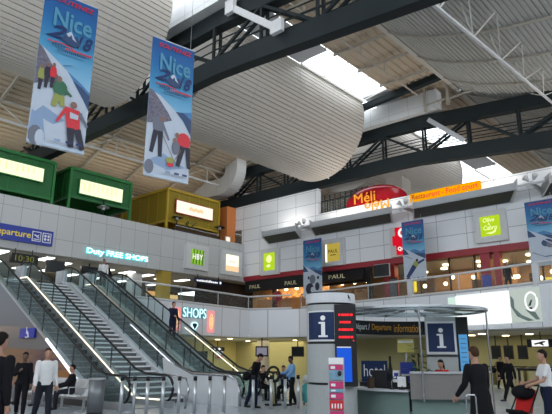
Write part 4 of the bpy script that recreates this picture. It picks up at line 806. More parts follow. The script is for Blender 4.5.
for r_, n_ in enumerate((5, 4, 5, 5)):
    for k in range(n_):
        wd = .05+.02*((k*7+r_*3) % 3); mb.obox(fc+right*(-.15+.078*k+(0 if n_ == 5 else .03))+ZU*(2.66-.19*r_), right, ZU, dirc, wd, .055, .015)
mb.obox(fc+right*.2+ZU*2.0, right, ZU, dirc, .03, .03, .015)
mb.build('red_display_lines', M['ledred'], t)
mb = MB(); mb.obox(fc+right*-.05+ZU*1.4, right, ZU, dirc, .38, .84, .02); mb.build('blue_screen', M['screenb'], t)
mb = MB(); mb.obox(fc+right*-.05+ZU*1.835, right, ZU, dirc, .36, .03, .03); mb.build('screen_top_line', M['pw'], t)
mb = MB(); a_ = aof(.72); c2 = V((KX, KY, 0))+V((math.cos(a_), math.sin(a_), 0))*(KR+.03)
mb.prism([c2+right*-.12+ZU*3.1, c2+right*.04+ZU*3.1, c2+right*.0+ZU*3.19, c2+right*-.04+ZU*3.22], dirc*.01); mb.prism([c2+right*-.3+ZU*3.05, c2+right*.05+ZU*3.06, c2+right*.05+ZU*3.075, c2+right*-.3+ZU*3.065], dirc*.01); mb.build('maker_mark', M['dark'], t)
# brochure rack
bx = V((10.75, 7.75, 0)); t = thing('brochure_rack', 'slim standing rack of pink and red brochures before the round column', 'brochure rack', bx)
mb = MB(); mb.obox(bx+ZU*.79, right, ZU, dirc, .38, 1.58, .1); mb.obox(bx+ZU*.02, right, ZU, dirc, .44, .04, .36); mb.build('rack_back', M['grey'], t)
mb = MB(); mb.obox(bx+ZU*1.5+dirc*.06, right, ZU, dirc, .33, .14, .02); mb.build('header', M['pw'], t)
pinkp = pm('brochure_pink', (.5, .03, .14), .4, 0, .1, 9); bluep = pm('brochure_blue', (.16, .3, .4), .4, 0, .5, 9)
for k, (z, h_, m) in enumerate(((1.36, .12, pinkp), (1.2, .22, bluep), (.98, .15, pinkp), (.86, .07, bluep), (.74, .13, pinkp), (.55, .2, M['pr']), (.32, .2, pinkp), (.1, .12, M['pr']))):
    mb = MB(); mb.obox(bx+ZU*z+dirc*.075, right, ZU, dirc, .31, h_, .03); b_ = mb.build('brochure', m, t)
    mb = MB()
    if k == 1: mb.ell(bx+ZU*(z+.03)+dirc*.095+right*.08, .05, .05, .06, 10, 6)
    elif k == 5:
        for q_ in range(4): mb.obox(bx+ZU*(z-.02)+dirc*.095+right*(-.1+.066*q_), right, ZU, dirc, .03, .1, .01)
    else: mb.obox(bx+ZU*z+dirc*.095+right*-.07, right, ZU, dirc, .1, min(.06, h_*.5), .01)
    mb.build('print', M['dark'] if k == 1 else M['pw'], b_)
# ------------------------------------------------------------------ circular information booth
BX, BY = 15.2, 8.13
bd = V((-BX, -BY, 0)).normalized(); br = V((bd.y, -bd.x, 0)); br = br if br.dot(R_) > 0 else -br; aw = -bd
BC = V((BX, BY, 0))
def bp(a, r, z=0): return BC+br*(r*math.sin(a))+aw*(r*math.cos(a))+ZU*z     # a: 0 = far side, 90 = right, 180 = near
def at(lat, dep, z=0): return BC+br*lat+aw*dep+ZU*z
t = thing('information_booth', 'round glazed information booth with granite counter and glass canopy', 'booth', (BX, BY, 0))
rd = math.radians
def ringseg(name, r0, r1, z0, z1, a0, a1, mat, n=40, parent=t, lab=None):
    mb = MB()
    for k in range(n):
        p, q_ = a0+(a1-a0)*k/n, a0+(a1-a0)*(k+1)/n
        A = [bp(p, r0, z0), bp(p, r1, z0), bp(p, r1, z1), bp(p, r0, z1)]; B = [bp(q_, r0, z0), bp(q_, r1, z0), bp(q_, r1, z1), bp(q_, r0, z1)]
        for i in range(4): mb.poly([A[i], A[(i+1) % 4], B[(i+1) % 4], B[i]])
        if k == 0: mb.poly(A)
        if k == n-1: mb.poly(B)
    bmesh.ops.remove_doubles(mb.bm, verts=mb.bm.verts[:], dist=1e-4)
    return mb.build(name, mat, parent, label=lab)
ringseg('granite_counter', 1.86, 2.02, .56, 1.19, rd(84), rd(184), M['granite'], lab='speckled granite counter front')
ringseg('counter_top', 1.55, 2.06, 1.19, 1.23, rd(84), rd(184), M['grey'])
ringseg('counter_base', 1.75, 1.8, 0, .56, rd(84), rd(184), M['gglass'])
ringseg('glass_counter', 1.5, 2.06, .73, .77, rd(186), rd(262), M['lgrey']); ringseg('glass_front', 1.8, 1.83, .04, .73, rd(186), rd(262), M['gglass'], lab='frosted green glass front')
mb = MB(); mb.obox(at(-.75, 1.15, .42), br, ZU, bd, 1.9, .84, .4); mb.build('back_counter', M['dark'], t)
CZ = 2.9
ringseg('canopy_edge', 2.1, 2.14, CZ-.02, CZ+.04, 0, 2*PI, M['steel'], 64); ringseg('canopy_inner_edge', 1.2, 1.24, CZ-.02, CZ+.04, 0, 2*PI, M['steel'], 48)
ringseg('canopy_glass', .5, 2.1, CZ+.01, CZ+.025, 0, 2*PI, gl('canopy_sheet', (.78, .84, .86), .28, .2), 64)
for k in range(10):
    a = 2*PI*k/10+.2; mb = MB(); mb.bar(bp(a, .5, CZ+.08), bp(a, 2.1, CZ+.02), .035, .06); mb.build('canopy_rib', M['dark'], t)
for k, a in enumerate((175, 95, 20, 300)):
    mb = MB(); p = bp(rd(a), 2.08); mb.cyl((p.x, p.y), .024, .5 if k == 0 else 0, CZ, 12); mb.build('canopy_pole', M['chrome'], t)
mb = MB(); mb.obox(at(.8, .35, 1.38), br, ZU, bd, .88, 2.76, .3); mb.build('core_wall', M['kiosk'], t)
ic = at(.8, .18, 2.16)
mb = MB(); mb.obox(ic, br, ZU, bd, .84, .94, .04); mb.build('sign_border', M['white'], t); mb = MB(); mb.obox(ic+bd*.02, br, ZU, bd, .74, .82, .03); mb.build('sign_field', M['ibl'], t)
mb = MB(); letter_i(mb, ic+bd*.03-ZU*ic.z, br, bd, 2.15, .8); mb.build('letter', M['pw'], t)
mb = MB(); mb.obox(at(.8, .17, 1.64), br, ZU, bd, .88, .04, .02); mb.build('dark_joint', M['dark'], t)
mb = MB(); mb.obox(at(1.42, .4, 1.38), br, ZU, bd, .34, 2.76, .3); mb.build('screen_pillar', M['dark'], t)
mb = MB(); mb.obox(at(1.42, .22, 1.72), br, ZU, bd, .24, 1.05, .03); mb.build('cyan_screen', M['screenc'], t)
mb = MB()
for k in range(7): mb.obox(at(1.42, .2, 2.12-.13*k), br, ZU, bd, .16, .02, .01)
mb.build('screen_lines', M['greyc'], t)
bo = pm('band_orange', (.65, .3, .02), .4)
ringseg('departure_band', 2.0, 2.04, 2.3, 2.74, rd(-75), rd(14), M['dark'])
for (s_, m, a_s, a_e) in (('Départ /', M['pw'], -66, -43), ('Departure', bo, -41, -20), ('information', bo, -18, 8)):
    am = rd((a_s+a_e)/2); p = bp(am, 1.96, 2.52); Nn = (BC+ZU*2.52-p).normalized(); Rn = ZU.cross(Nn)
    text(s_, 'band_lettering', p, Rn, ZU, 1.96*rd(a_e-a_s)*.98, .26, m, t, .01)
p = at(-1.25, 1.2, .84); t2 = thing('script_sign', 'dark blue panel with white script lettering inside the booth', 'sign', p)
mb = MB(); mb.obox(p+ZU*.32, br, ZU, bd, .82, .64, .05); mb.build('board', M['ibl'], t2); text('hotel', 'lettering', p+ZU*.34+bd*.03, br, ZU, .66, .36, M['pw'], t2, .01, -.01)
p = at(-.2, 1.25, .84); mb = MB(); mb.obox(p+ZU*.3, br, ZU, bd, .5, .6, .06); mb.mi = 1; mb.obox(p+ZU*.22+bd*.035, br, ZU, bd, .44, .05, .01); tag(mb.build('blue_poster', [M['dbl'], M['pw']]), 'bright blue poster panel behind the booth desk, right of the dark blue one', 'poster')
p = at(-.25, 1.55, 1.95); t2 = thing('yellow_box', 'pale yellow box sign on a pole high at the back of the booth', 'sign', at(-.25, 1.55, 0)); mb = MB(); mb.obox(p, br, ZU, bd, .52, .42, .25); mb.build('box_body', pm('pale_yellow', (.6, .5, .12), .5), t2); mb = MB(); mb.obox(p+ZU*.12+bd*.13, br, ZU, bd, .46, .07, .01); mb.build('box_print', M['pw'], t2); mb = MB(); mb.bar(at(-.25, 1.55, 0), p, .05, .05); mb.build('pole', M['steel'], t2)
for lat, l in ((-1.05, 'tilted brochure stand before the blue script panel'), (-.58, 'tilted white brochure stand before the bright blue poster')):
    p = at(lat, 1.0, .84); t2 = thing('brochure_stand', l, 'brochure stand', p); u_ = (ZU+bd*-.35).normalized(); n_ = (bd+ZU*.35).normalized()
    mb = MB(); mb.obox(p+ZU*.18, br, u_, n_, .2, .36, .03); mb.build('leaflet', M['pw'], t2); mb = MB(); mb.obox(p+ZU*.18+n_*.02, br, u_, n_, .13, .2, .01); mb.build('leaflet_print', M['dbl'], t2)
p = at(-.75, 1.1, .84); mb = MB(); mb.tube([p, p+ZU*.25, p+ZU*.45, p+ZU*.6, p+ZU*.78], [.08, .1, .05, .03, .035], 10); tag(mb.build('dark_vase', M['dark']), 'tall dark bottle vase on the back counter of the booth', 'vase')
p = at(-.36, -1.66, .77); t2 = thing('desk_monitor', 'white backed desk monitor on the booth counter seen from behind', 'monitor', p)
mb = MB(); mb.obox(p+ZU*.2, br, ZU, bd, .22, .26, .05); mb.build('screen_back', M['pw'], t2); mb = MB(); mb.obox(p+ZU*.2+br*.04-bd*.04, br, ZU, bd, .26, .3, .04); mb.build('bezel', M['dark'], t2)
mb = MB(); mb.bar(p, p+ZU*.1, .05, .05); mb.obox(p+ZU*.01, br, ZU, bd, .16, .02, .12); mb.build('stand', M['dark'], t2)
p = at(-.62, -1.6, .77); t2 = thing('desk_lamp', 'dark gooseneck desk lamp with a chrome head beside the desk monitor', 'lamp', p)
mb = MB(); mb.cyl((p.x, p.y), .07, .77, .8, 12); mb.build('base', M['dark'], t2); mb = MB(); mb.tube([p+ZU*.03, p+ZU*.2, p+ZU*.3+br*.06], .013, 6); mb.build('neck', M['chrome'], t2); mb = MB(); mb.ell(p+ZU*.3+br*.08, .05, .05, .04, 10, 6); mb.build('head', M['chrome'], t2)
cch = at(-1.0, -.45); t2 = thing('desk_chair', 'dark office chair inside the booth behind the glass counter', 'chair', cch)
mb = MB(); mb.obox(cch+ZU*.98+bd*.2, br, ZU, bd, .4, .5, .07); mb.build('backrest', M['dark'], t2); mb = MB(); mb.obox(cch+ZU*.5, br, ZU, bd, .46, .08, .45); mb.bar(cch+ZU*.5+bd*.2, cch+ZU*.8+bd*.2, .06, .03); mb.build('seat', M['dark'], t2)
mb = MB(); mb.cyl((cch.x, cch.y), .03, .05, .48, 8); mb.build('gas_lift', M['steel'], t2); mb = MB()
for k in range(5): mb.bar(cch+ZU*.05, cch+V((.28*math.cos(k*1.257), .28*math.sin(k*1.257), .03)), .04, .03)
mb.build('star_base', M['dark'], t2)
p = at(-1.2, -1.2, .77); mb = MB(); mb.cyl((p.x, p.y), .1, .77, 1.05, 14); tag(mb.build('desk_box', M['brown']), 'small brown round box on the glass counter by the round column', 'box')
p = at(.12, .5); t2 = thing('booth_plant', 'tall dark leafy plant inside the booth beside the letter i panel', 'plant', p)
mb = MB(); mb.cyl((p.x, p.y), .14, 0, .8, 12, .18); mb.build('pot', M['dark'], t2)
mb = MB()
for k in range(120):
    a = random.random()*2*PI; r = .05+.33*random.random(); z = .95+.95*random.random()
    c = p+V((r*math.cos(a), r*math.sin(a), z)); d = V((math.cos(a), math.sin(a), .5-random.random())).normalized(); sd = d.cross(ZU).normalized()
    mb.poly([c, c+d*.1+sd*.05, c+d*.24, c+d*.1-sd*.05])
mb.build('foliage', M['leaf'], t2, fixn=False); mb = MB(); mb.tube([p+ZU*.75, p+ZU*1.7], .025, 6); mb.build('stem', M['brown'], t2)
# ------------------------------------------------------------------ ground floor furniture
def ground_tv(lab, x, y, z, R, w=.9, h=.62, m=None):
    R = V(R); N = R.cross(ZU); t = thing('ceiling_monitor', lab, 'monitor', (x, y, z), 'monitors hung on the ground floor'); c = V((x, y, z))
    mb = MB(); mb.obox(c, R, ZU, N, w, h, .12); mb.build('case', M['dark'], t); mb = MB(); mb.obox(c+N*.065, R, ZU, N, w*.8, h*.72, .02); mb.build('screen', m or M['screend'], t)
    mb = MB(); mb.bar(c+ZU*h/2, (x, y, 2.92), .06, .06); mb.build('hanger', M['dark'], t)
def wp(px, py, k):   # unused guard
    return None
ground_tv('hung monitor with a grey lit picture, above the man in black', 30.9, 29.0, 1.95, V((.666, -.746, 0)), .95, .75, M['screeng'])
ground_tv('dark hung monitor above the attendant in black and blue', 33.4, 27.6, 1.95, V((.666, -.746, 0)), .95, .75)
ground_tv('dark hung monitor behind the right escalator foot', 31.4, 36.2, 1.63, XR, .95, .7)
t = thing('arrow_sign', 'small black hanging sign with a white arrow behind the right escalator', 'sign', (33.1, 36.3, 2.15))
mb = MB(); mb.box(32.3, 33.9, 36.25, 36.35, 2.0, 2.34); mb.build('sign_box', M['dark'], t); mb = MB(); mb.prism([(32.6, 36.24, 2.12), (33.2, 36.24, 2.12), (33.2, 36.24, 2.04), (33.5, 36.24, 2.17), (33.2, 36.24, 2.3), (33.2, 36.24, 2.22), (32.6, 36.24, 2.22)], (0, -.01, 0)); mb.build('arrow', M['whe'], t)
mb = MB(); mb.box(33.08, 33.12, 36.28, 36.32, 2.34, 2.92); mb.build('hanger', M['dark'], t)
mb = MB(); mb.box(33.95, 34.75, 37.35, 37.48, 1.35, 2.4); mb.mi = 1; mb.box(34.0, 34.7, 37.33, 37.35, 1.7, 2.35); mb.mi = 2; mb.box(34.0, 34.7, 37.33, 37.35, 1.4, 1.68); tag(mb.build('wall_poster', [M['grey'], em('poster_white', (.7, .75, .8), .7), M['pr']]), 'white and red lit poster on the yellow wall behind the right escalator', 'poster')
mb = MB(); mb.cyl((33.2, 31.0), .5, 0, 2.92, 20); tag(mb.build('ground_column', M['beige']), 'round beige column on the ground floor left of the man in black', 'column')
for i, (y, z) in enumerate(((13.17, 1.9), (12.42, 1.9), (11.6, 1.9))): ground_tv(['left of three dark monitors over the check-in counters at the right', 'middle of three dark monitors over the check-in counters at the right', 'right of three dark monitors over the check-in counters at the right'][i], 35.0, y, z, YR, .55, .8)
t = thing('pictogram_sign', 'black hanging sign with a white plane pictogram at the right', 'sign', (31.0, 9.35, 2.3))
mb = MB(); mb.box(30.95, 31.05, 8.7, 10.0, 2.12, 2.52); mb.build('sign_box', M['dark'], t); mb = MB(); mb.box(30.93, 30.95, 8.95, 9.75, 2.16, 2.48); mb.build('sign_face', M['whe'], t)
mb = MB(); mb.prism([(30.92, 9.6, 2.24), (30.92, 9.1, 2.36), (30.92, 9.06, 2.42), (30.92, 9.2, 2.42), (30.92, 9.65, 2.3)], (-.005, 0, 0)); mb.prism([(30.92, 9.45, 2.32), (30.92, 9.2, 2.2), (30.92, 9.15, 2.2), (30.92, 9.25, 2.38)], (-.005, 0, 0)); mb.build('plane_mark', M['dark'], t)
mb = MB(); mb.box(30.98, 31.02, 9.3, 9.34, 2.52, 2.92); mb.build('hanger', M['dark'], t)
t = thing('check_in_desk', 'long dark railed desk on thin legs behind the walking man', 'desk', (29.5, 8, 0))
mb = MB(); mb.bar((30.2, 10.3, 1.02), (28.2, 4.5, 1.02), .35, .12); mb.build('desk_top', M['dark'], t)
for k in range(5):
    f_ = k/4; mb = MB(); x, y = 30.2-2*f_, 10.3-5.8*f_; mb.box(x-.05, x+.05, y-.05, y+.05, 0, .97); mb.build('leg', M['dark'], t)
for i, y in enumerate((14.2, 12.4, 10.6, 8.8, 7.0)):
    t = thing('service_counter', 'olive service counter at the back right wall, number %s from the left' % ['one', 'two', 'three', 'four', 'five'][i], 'counter', (35.2, y, 0), 'service counters at the right')
    mb = MB(); mb.box(34.8, 35.4, y-.75, y+.75, 0, 1.05); mb.build('counter_body', pm('counter_sheet_%d' % i, (.3, .28, .16), .5), t); mb = MB(); mb.box(34.7, 35.45, y-.8, y+.8, 1.05, 1.1); mb.build('counter_top', M['dark'], t)
mb = MB(); mb.box(36.38, 36.48, 9.0, 10.9, .9, 2.6); tag(mb.build('notice_board', pm('notice_olive', (.24, .22, .09), .6)), 'large olive notice board on the right back wall', 'board')
for i, (x, y) in enumerate(((30, 31.5), (33, 31), (36, 30), (34, 26.5), (38.5, 33), (31, 34), (35.5, 35), (33.5, 14), (35, 12.5), (33.4, 10.6), (32, 8.6), (34.6, 8.2), (31.6, 12.6), (33.5, 6.6), (34.8, 17))):
    P_ = ['left of the beige column', 'over the beige column', 'right of the beige column', 'near the attendant', 'deep behind the column', 'deep left by the arrow sign', 'deep over the wall poster', 'behind the booth', 'over the left service counter', 'over the middle service counter', 'before the hanging plane sign', 'over the notice board', 'right of the booth canopy', 'at the far right edge', 'behind the blue poster'][i]
    mb = MB(); mb.cyl((x, y), .2, 2.86, 2.93, 12); tag(mb.build('ground_downlight', M['lampy']), 'warm ground floor ceiling downlight '+P_, 'ceiling light', 'ground floor downlights')
# waiting bench, bin, accessible sign
t = thing('waiting_bench', 'row of white shell seats on a steel beam under the left escalator', 'bench', (9.0, 17.4, 0), 'waiting benches')
mb = MB(); mb.bar((9.1, 15.6, .36), (9.1, 20.0, .36), .08, .08); mb.build('beam', M['steel'], t)
for k in range(6):
    y = 15.95+.72*k
    mb = MB(); mb.prism([(8.8, y-.31, .46), (9.36, y-.31, .42), (9.55, y-.31, .88), (9.6, y-.31, .88), (9.42, y-.31, .38), (8.78, y-.31, .42)], (0, .62, 0)); mb.build('seat_shell', M['seat'], t)
for k in range(4):
    y = 15.75+1.3*k; mb = MB(); mb.bar((9.1, y, 0), (9.1, y, .36), .06, .06); mb.box(8.8, 9.4, y-.03, y+.03, 0, .03); mb.build('leg', M['steel'], t)
for k in range(7):
    y = 15.6+.72*k; mb = MB(); mb.tube([(9.4, y, .45), (9.3, y, .66), (8.9, y, .66), (8.9, y, .45)], .02, 6); mb.build('armrest', M['steel'], t)
t = thing('litter_bin', 'round grey metal litter bin left of the bollards', 'bin', (9.0, 14.95, 0))
mb = MB(); mb.cyl((9.0, 14.95), .22, .04, .93, 24, .23); mb.build('bin_body', M['bin'], t, True); mb = MB(); mb.cyl((9.0, 14.95), .24, .92, .97, 24); mb.build('rim', M['steel'], t); mb = MB(); mb.cyl((9.0, 14.95), .22, 0, .05, 20); mb.build('foot', M['dark'], t)
t = thing('accessible_sign', 'small blue wheelchair sign on the lower side of the left escalator', 'sign', (9.9, 21.65, 2.4))
mb = MB(); mb.box(9.84, 9.92, 21.05, 22.3, 2.24, 2.6); mb.build('sign_box', M['dbl'], t)
mb = MB(); c = V((9.83, 21.65, 2.41))
mb.tube([c+V((0, .12*math.cos(a)+.0, -.05+.12*math.sin(a))) for a in [math.radians(80)+PI*1.3*k/12 for k in range(13)]], .02, 5); mb.tube([c+V((0, .03, .16)), c+V((0, .02, 0)), c+V((0, -.12, -.02)), c+V((0, -.18, -.16))], .022, 5); mb.ell(c+V((0, .04, .2)), .01, .04, .04, 8, 5); mb.build('wheelchair_mark', M['pw'], t)
# wheel display
wc = V((14.6, 13.15, 1.02)); wr_ = V((.666, -.746, 0)); t = thing('spoked_wheel', 'black three spoked wheel on a yellow and black stand before the seated people', 'wheel', (wc.x, wc.y, 0))
mb = MB(); mb.tube([wc+wr_*(.2*math.cos(a))+ZU*(.23*math.sin(a)) for a in [2*PI*k/24 for k in range(24)]], .042, 8, True); mb.build('tyre', M['dark'], t, True)
for k in range(3):
    a = .5+2*PI*k/3; mb = MB(); mb.bar(wc, wc+wr_*(.2*math.cos(a))+ZU*(.22*math.sin(a)), .05, .04); mb.build('spoke', M['dark'], t)
mb = MB(); mb.bar((wc.x, wc.y, .05), wc-wr_*.1-ZU*.15, .1, .08); mb.build('stand', pm('stand_yellow', (.5, .42, .1), .5), t); mb = MB(); mb.box(wc.x-.2, wc.x+.2, wc.y-.2, wc.y+.2, 0, .06); mb.bar((wc.x+.05, wc.y-.1, .05), wc+wr_*.05-ZU*.2, .06, .05); mb.build('foot', M['dark'], t)
# ------------------------------------------------------------------ people
def lofts(mb, rings, n=12):
    """closed loft through (centre, right, fwd, rx, ry) rings"""
    rr = []
    for c, R, Fw, rx, ry in rings: rr.append([mb.bm.verts.new(V(c)+V(R)*(rx*math.cos(2*PI*k/n))+V(Fw)*(ry*math.sin(2*PI*k/n))) for k in range(n)])
    for A, B in zip(rr[:-1], rr[1:]):
        for k in range(n): mb._f([A[k], A[(k+1) % n], B[(k+1) % n], B[k]])
    mb._f(rr[0][::-1]); mb._f(rr[-1])
def limbloft(mb, pts, radii, n=10):
    pts = [V(p) for p in pts]
    for i in range(len(pts)-1):
        a, b, ra, rb = pts[i], pts[i+1], radii[i], radii[i+1]; d = (b-a).normalized(); up = V((0, 1, 0)) if abs(d.y) < .9 else V((0, 0, 1)); R = d.cross(up).normalized(); Fw = R.cross(d)
        seg = []
        for k in range(5): q = -PI/2+PI/2*k/4*.98; seg.append((a+d*(ra*math.sin(q)), R, Fw, max(ra*math.cos(q), .001), max(ra*math.cos(q), .001)))
        for k in range(1, 5): q = PI/2*k/4*.98; seg.append((b+d*(rb*math.sin(q)), R, Fw, max(rb*math.cos(q), .001), max(rb*math.cos(q), .001)))
        seg.insert(5, (a.lerp(b, .3), R, Fw, ra*.72+rb*.28+.003, ra*.72+rb*.28+.003))
        lofts(mb, seg, n)
def remesh(mb, name, voxel, mat, parent):
    bmesh.ops.recalc_face_normals(mb.bm, faces=mb.bm.faces[:])
    me = bpy.data.meshes.new('t'); mb.bm.to_mesh(me); mb.bm.free(); o = bpy.data.objects.new('t', me); COL.objects.link(o)
    m = o.modifiers.new('r', 'REMESH'); m.mode = 'VOXEL'; m.voxel_size = voxel; m.use_smooth_shade = True
    s_ = o.modifiers.new('s', 'SMOOTH'); s_.factor = .5; s_.iterations = 2
    dg = bpy.context.evaluated_depsgraph_get(); r = bpy.data.meshes.new_from_object(o.evaluated_get(dg)); bpy.data.objects.remove(o)
    r.materials.clear(); r.materials.append(mat); r.name = name
    for p in r.polygons: p.use_smooth = True
    ob = bpy.data.objects.new(name, r); COL.objects.link(ob); ob.parent = parent; return ob
def person(label, loc, face, H=1.75, pose=None, top=None, bottom=None, shirt=None, skin=None, hair=None, female=False, skirt=0, coat=0, longhair=False, bald=False, group=None, sleeves=True):
    P = dict(lean=0, hip=(8, -8), knee=(4, 8), arm=(5, -5), abd=(8, 8), elbow=(18, 18), head=0, turn=0, seat=None, inw=(0, 0)); P.update(pose or {})
    top = top or M['black']; bottom = bottom or M['black']; skin = skin or M['skin']; hair = hair or M['hair']
    s = H/1.75; d = V((face[0], face[1], 0)).normalized()
    t = thing('person', label, 'person', loc, group); t.rotation_euler = (0, 0, math.atan2(-d.x, d.y)); rad = math.radians
    X, Yv, Z = V((1, 0, 0)), V((0, 1, 0)), V((0, 0, 1))
    def sag(a, ab=0): a = rad(a); return V((math.sin(rad(ab)), math.sin(a)*math.cos(rad(ab)), -math.cos(a)*math.cos(rad(ab))))
    pel = V((0, 0, 0)); l = rad(P['lean']); sp = V((0, math.sin(l), math.cos(l))); fw = V((0, math.cos(l), -math.sin(l)))
    legs = []
    for i, sx in enumerate((-1, 1)):
        h = pel+V((sx*.09*s, 0, -.02*s)); k = h+sag(P['hip'][i], sx*2)*.43*s; a = k+sag(P['hip'][i]-P['knee'][i], sx*1)*.42*s; legs.append((h, k, a))
    drop = min(a.z for _, _, a in legs)-.075*s
    off = V((0, 0, -drop))
    if P['seat'] is not None: off = V((0, 0, P['seat']+.09*s))
    pel += off; legs = [tuple(q+off for q in L_) for L_ in legs]
    chest = pel+sp*.30*s; sh = pel+sp*.47*s; nk = pel+sp*.55*s; hp = rad(P['lean']*.6+P['head']); hu = V((0, math.sin(hp), math.cos(hp))); hf = V((0, math.cos(hp), -math.sin(hp)))
    hr = V((math.cos(rad(P['turn'])), math.sin(rad(P['turn'])), 0)); hf2 = (hf-hr*hf.dot(hr)).normalized() if P['turn'] else hf
    if P['turn']: hf2 = (V((-math.sin(rad(P['turn'])), math.cos(rad(P['turn'])), 0))*math.cos(hp)-Z*math.sin(hp)).normalized()
    hc = nk+hu*.125*s+hf*.015*s
    sw = (.165 if female else .19)*s; arms = []
    for i, sx in enumerate((-1, 1)):
        S0 = sh+X*sx*sw-sp*.02*s; e = S0+sag(P['arm'][i]+P['lean']*.0, sx*P['abd'][i])*.29*s
        fd = sag(P['arm'][i]+P['elbow'][i], sx*(P['abd'][i]-P['inw'][i])); w_ = e+fd*.25*s; arms.append((S0, e, w_, fd, sx))
    tw = .92 if female else 1
    def torso(mb, g, zlo=-.06, zhi=.5):
        lofts(mb, [(pel+sp*zlo*s, X, fw, (.10+g), (.07+g)), (pel+sp*(zlo+.05)*s, X, fw, (.155*tw+g)*s, (.105+g)*s), (pel+sp*.08*s, X, fw, (.15*tw+g)*s, (.105+g)*s), (pel+sp*.18*s, X, fw, (.138*tw+g)*s, (.098+g)*s), (pel+sp*.32*s, X, fw, (.162*tw+g)*s, (.115+g)*s), (pel+sp*.42*s, X, fw, (.175*tw+g)*s, (.105+g)*s), (pel+sp*.475*s, X, fw, (.14*tw+g)*s, (.08+g)*s), (pel+sp*zhi*s, X, fw, (.06+g)*s, (.055+g)*s)], 16)
    mb = MB(); torso(mb, 0, zhi=.52); limbloft(mb, [sh+sp*.02*s, nk+hu*.05*s], [.055*s, .05*s])
    lofts(mb, [(hc+hu*z*s+hf2*y*s, hr, hf2, rx*s, ry*s) for z, y, rx, ry in ((-.115, .035, .02, .02), (-.1, .03, .045, .045), (-.07, .02, .06, .07), (-.02, .008, .07, .085), (.03, 0, .075, .095), (.075, -.004, .068, .086), (.105, -.006, .045, .058), (.12, -.006, .012, .015))], 14)
    lofts(mb, [(hc+hu*.01*s+hf2*.08*s, hr, hf2, .008*s, .008*s), (hc-hu*.02*s+hf2*.1*s, hr, hf2, .014*s, .016*s), (hc-hu*.035*s+hf2*.09*s, hr, hf2, .016*s, .012*s)], 8)
    for sx in (-1, 1): lofts(mb, [(hc+hr*sx*.073*s+hu*z*s, hr, hf2, .012*s, r*s) for z, r in ((-.03, .008), (-.01, .016), (.02, .018), (.035, .008))], 8)
    for (h, k, a) in legs:
        limbloft(mb, [h, k, a], [.082*s, .052*s, .038*s]); limbloft(mb, [a-Z*.03*s, a+V((0, .13*s, -.045*s))], [.035*s, .026*s])
    for (S0, e, w_, fd, sx) in arms:
        limbloft(mb, [S0, e, w_], [.048*s, .037*s, .026*s])
        sd = fd.cross(X*sx).normalized(); pr_ = fd.cross(sd).normalized()   # palm faces the thigh; finger row along sd
        pc = w_+fd*.045*s; limbloft(mb, [w_, w_+fd*.08*s], [.024*s, .03*s])
        for j in range(4):
            b0 = w_+fd*.085*s+sd*(j-1.5)*.017*s; ln = (.068, .078, .074, .056)[j]*s; kk = b0+(fd+pr_*-.15*sx).normalized()*ln*.55; tip = kk+(fd*.8+X*-sx*.6).normalized()*ln*.5
            limbloft(mb, [b0, kk, tip], [.0095*s, .009*s, .008*s], 6)
        tb = w_+fd*.03*s-sd*.025*s; limbloft(mb, [tb, tb-sd*.03*s+fd*.03*s, tb-sd*.035*s+fd*.06*s], [.012*s, .011*s, .009*s], 6)
    remesh(mb, 'body', .0095, skin, t)
    for sx in (-1, 1):
        mb = MB(); mb.ell(hc+hr*sx*.03*s+hu*.012*s+hf2*.083*s, .010*s, .008*s, .007*s, 8, 5); mb.build('eye', M['eye'], t)
    if not bald:
        mb = MB(); lofts(mb, [(hc+hu*z*s+hf2*y*s, hr, hf2, rx*s, ry*s) for z, y, rx, ry in ((-.05, -.055, .05, .03), (-.01, -.04, .078, .06), (.035, -.02, .083, .09), (.08, -.006, .078, .096), (.115, -.006, .052, .066), (.132, -.006, .014, .018))], 14)
        if longhair: lofts(mb, [(hc+hu*z*s+hf2*y*s, hr, hf2, rx*s, ry*s) for z, y, rx, ry in ((-.22, -.06, .03, .02), (-.16, -.06, .075, .035), (-.05, -.05, .082, .06), (.04, -.02, .083, .085))], 12)
        remesh(mb, 'hair', .012, hair, t)
    # clothes
    mb = MB(); torso(mb, .022 if coat or shirt else .014, zlo=-.09 if not coat else -.1, zhi=.505)
    if sleeves:
        for (S0, e, w_, fd, sx) in arms: limbloft(mb, [S0, e, e.lerp(w_, .93)], [.066*s, .056*s, .043*s])
    else:
        for (S0, e, w_, fd, sx) in arms: limbloft(mb, [S0, S0.lerp(e, .6)], [.064*s, .058*s])
    if coat: lofts(mb, [(pel+sp*.1*s, X, fw, .165*s, .13*s), (pel-Z*.1*s, X, Yv, .19*s, .15*s), (pel-Z*coat*s, X, Yv, .215*s, .175*s)], 16)
    remesh(mb, 'jacket' if sleeves else 'shirt', .013, top, t)
    if shirt:
        mb = MB(); c1 = pel+sp*.45*s+fw*.128*s; c2 = pel+sp*.0*s+fw*.148*s; c15 = pel+sp*.34*s+fw*.152*s
        for a_, b_, w1, w2 in ((c1, c15, .05, .06), (c15, c2, .06, .05)):
            mb.prism([a_-X*w1*s, a_+X*w1*s, b_+X*w2*s, b_-X*w2*s], fw*.012*s)
        mb.build('shirt_front', shirt, t)
    mb = MB(); lofts(mb, [(pel+sp*.1*s, X, fw, .155*tw*s, .115*s), (pel, X, Yv, .165*s, .125*s), (pel-Z*.09*s, X, Yv, .15*s, .115*s)], 16)
    if skirt:
        kz = [legs[0][1], legs[1][1]]; m_ = (kz[0]+kz[1])/2
        lofts(mb, [(pel, X, Yv, .165*s, .125*s), (pel.lerp(m_, skirt), X, Yv, .19*s, .16*s)], 16)
    else:
        for (h, k, a) in legs: limbloft(mb, [h, k, a.lerp(k, .08)], [.105*s, .073*s, .062*s])
    remesh(mb, 'skirt' if skirt else 'trousers', .013, bottom, t)
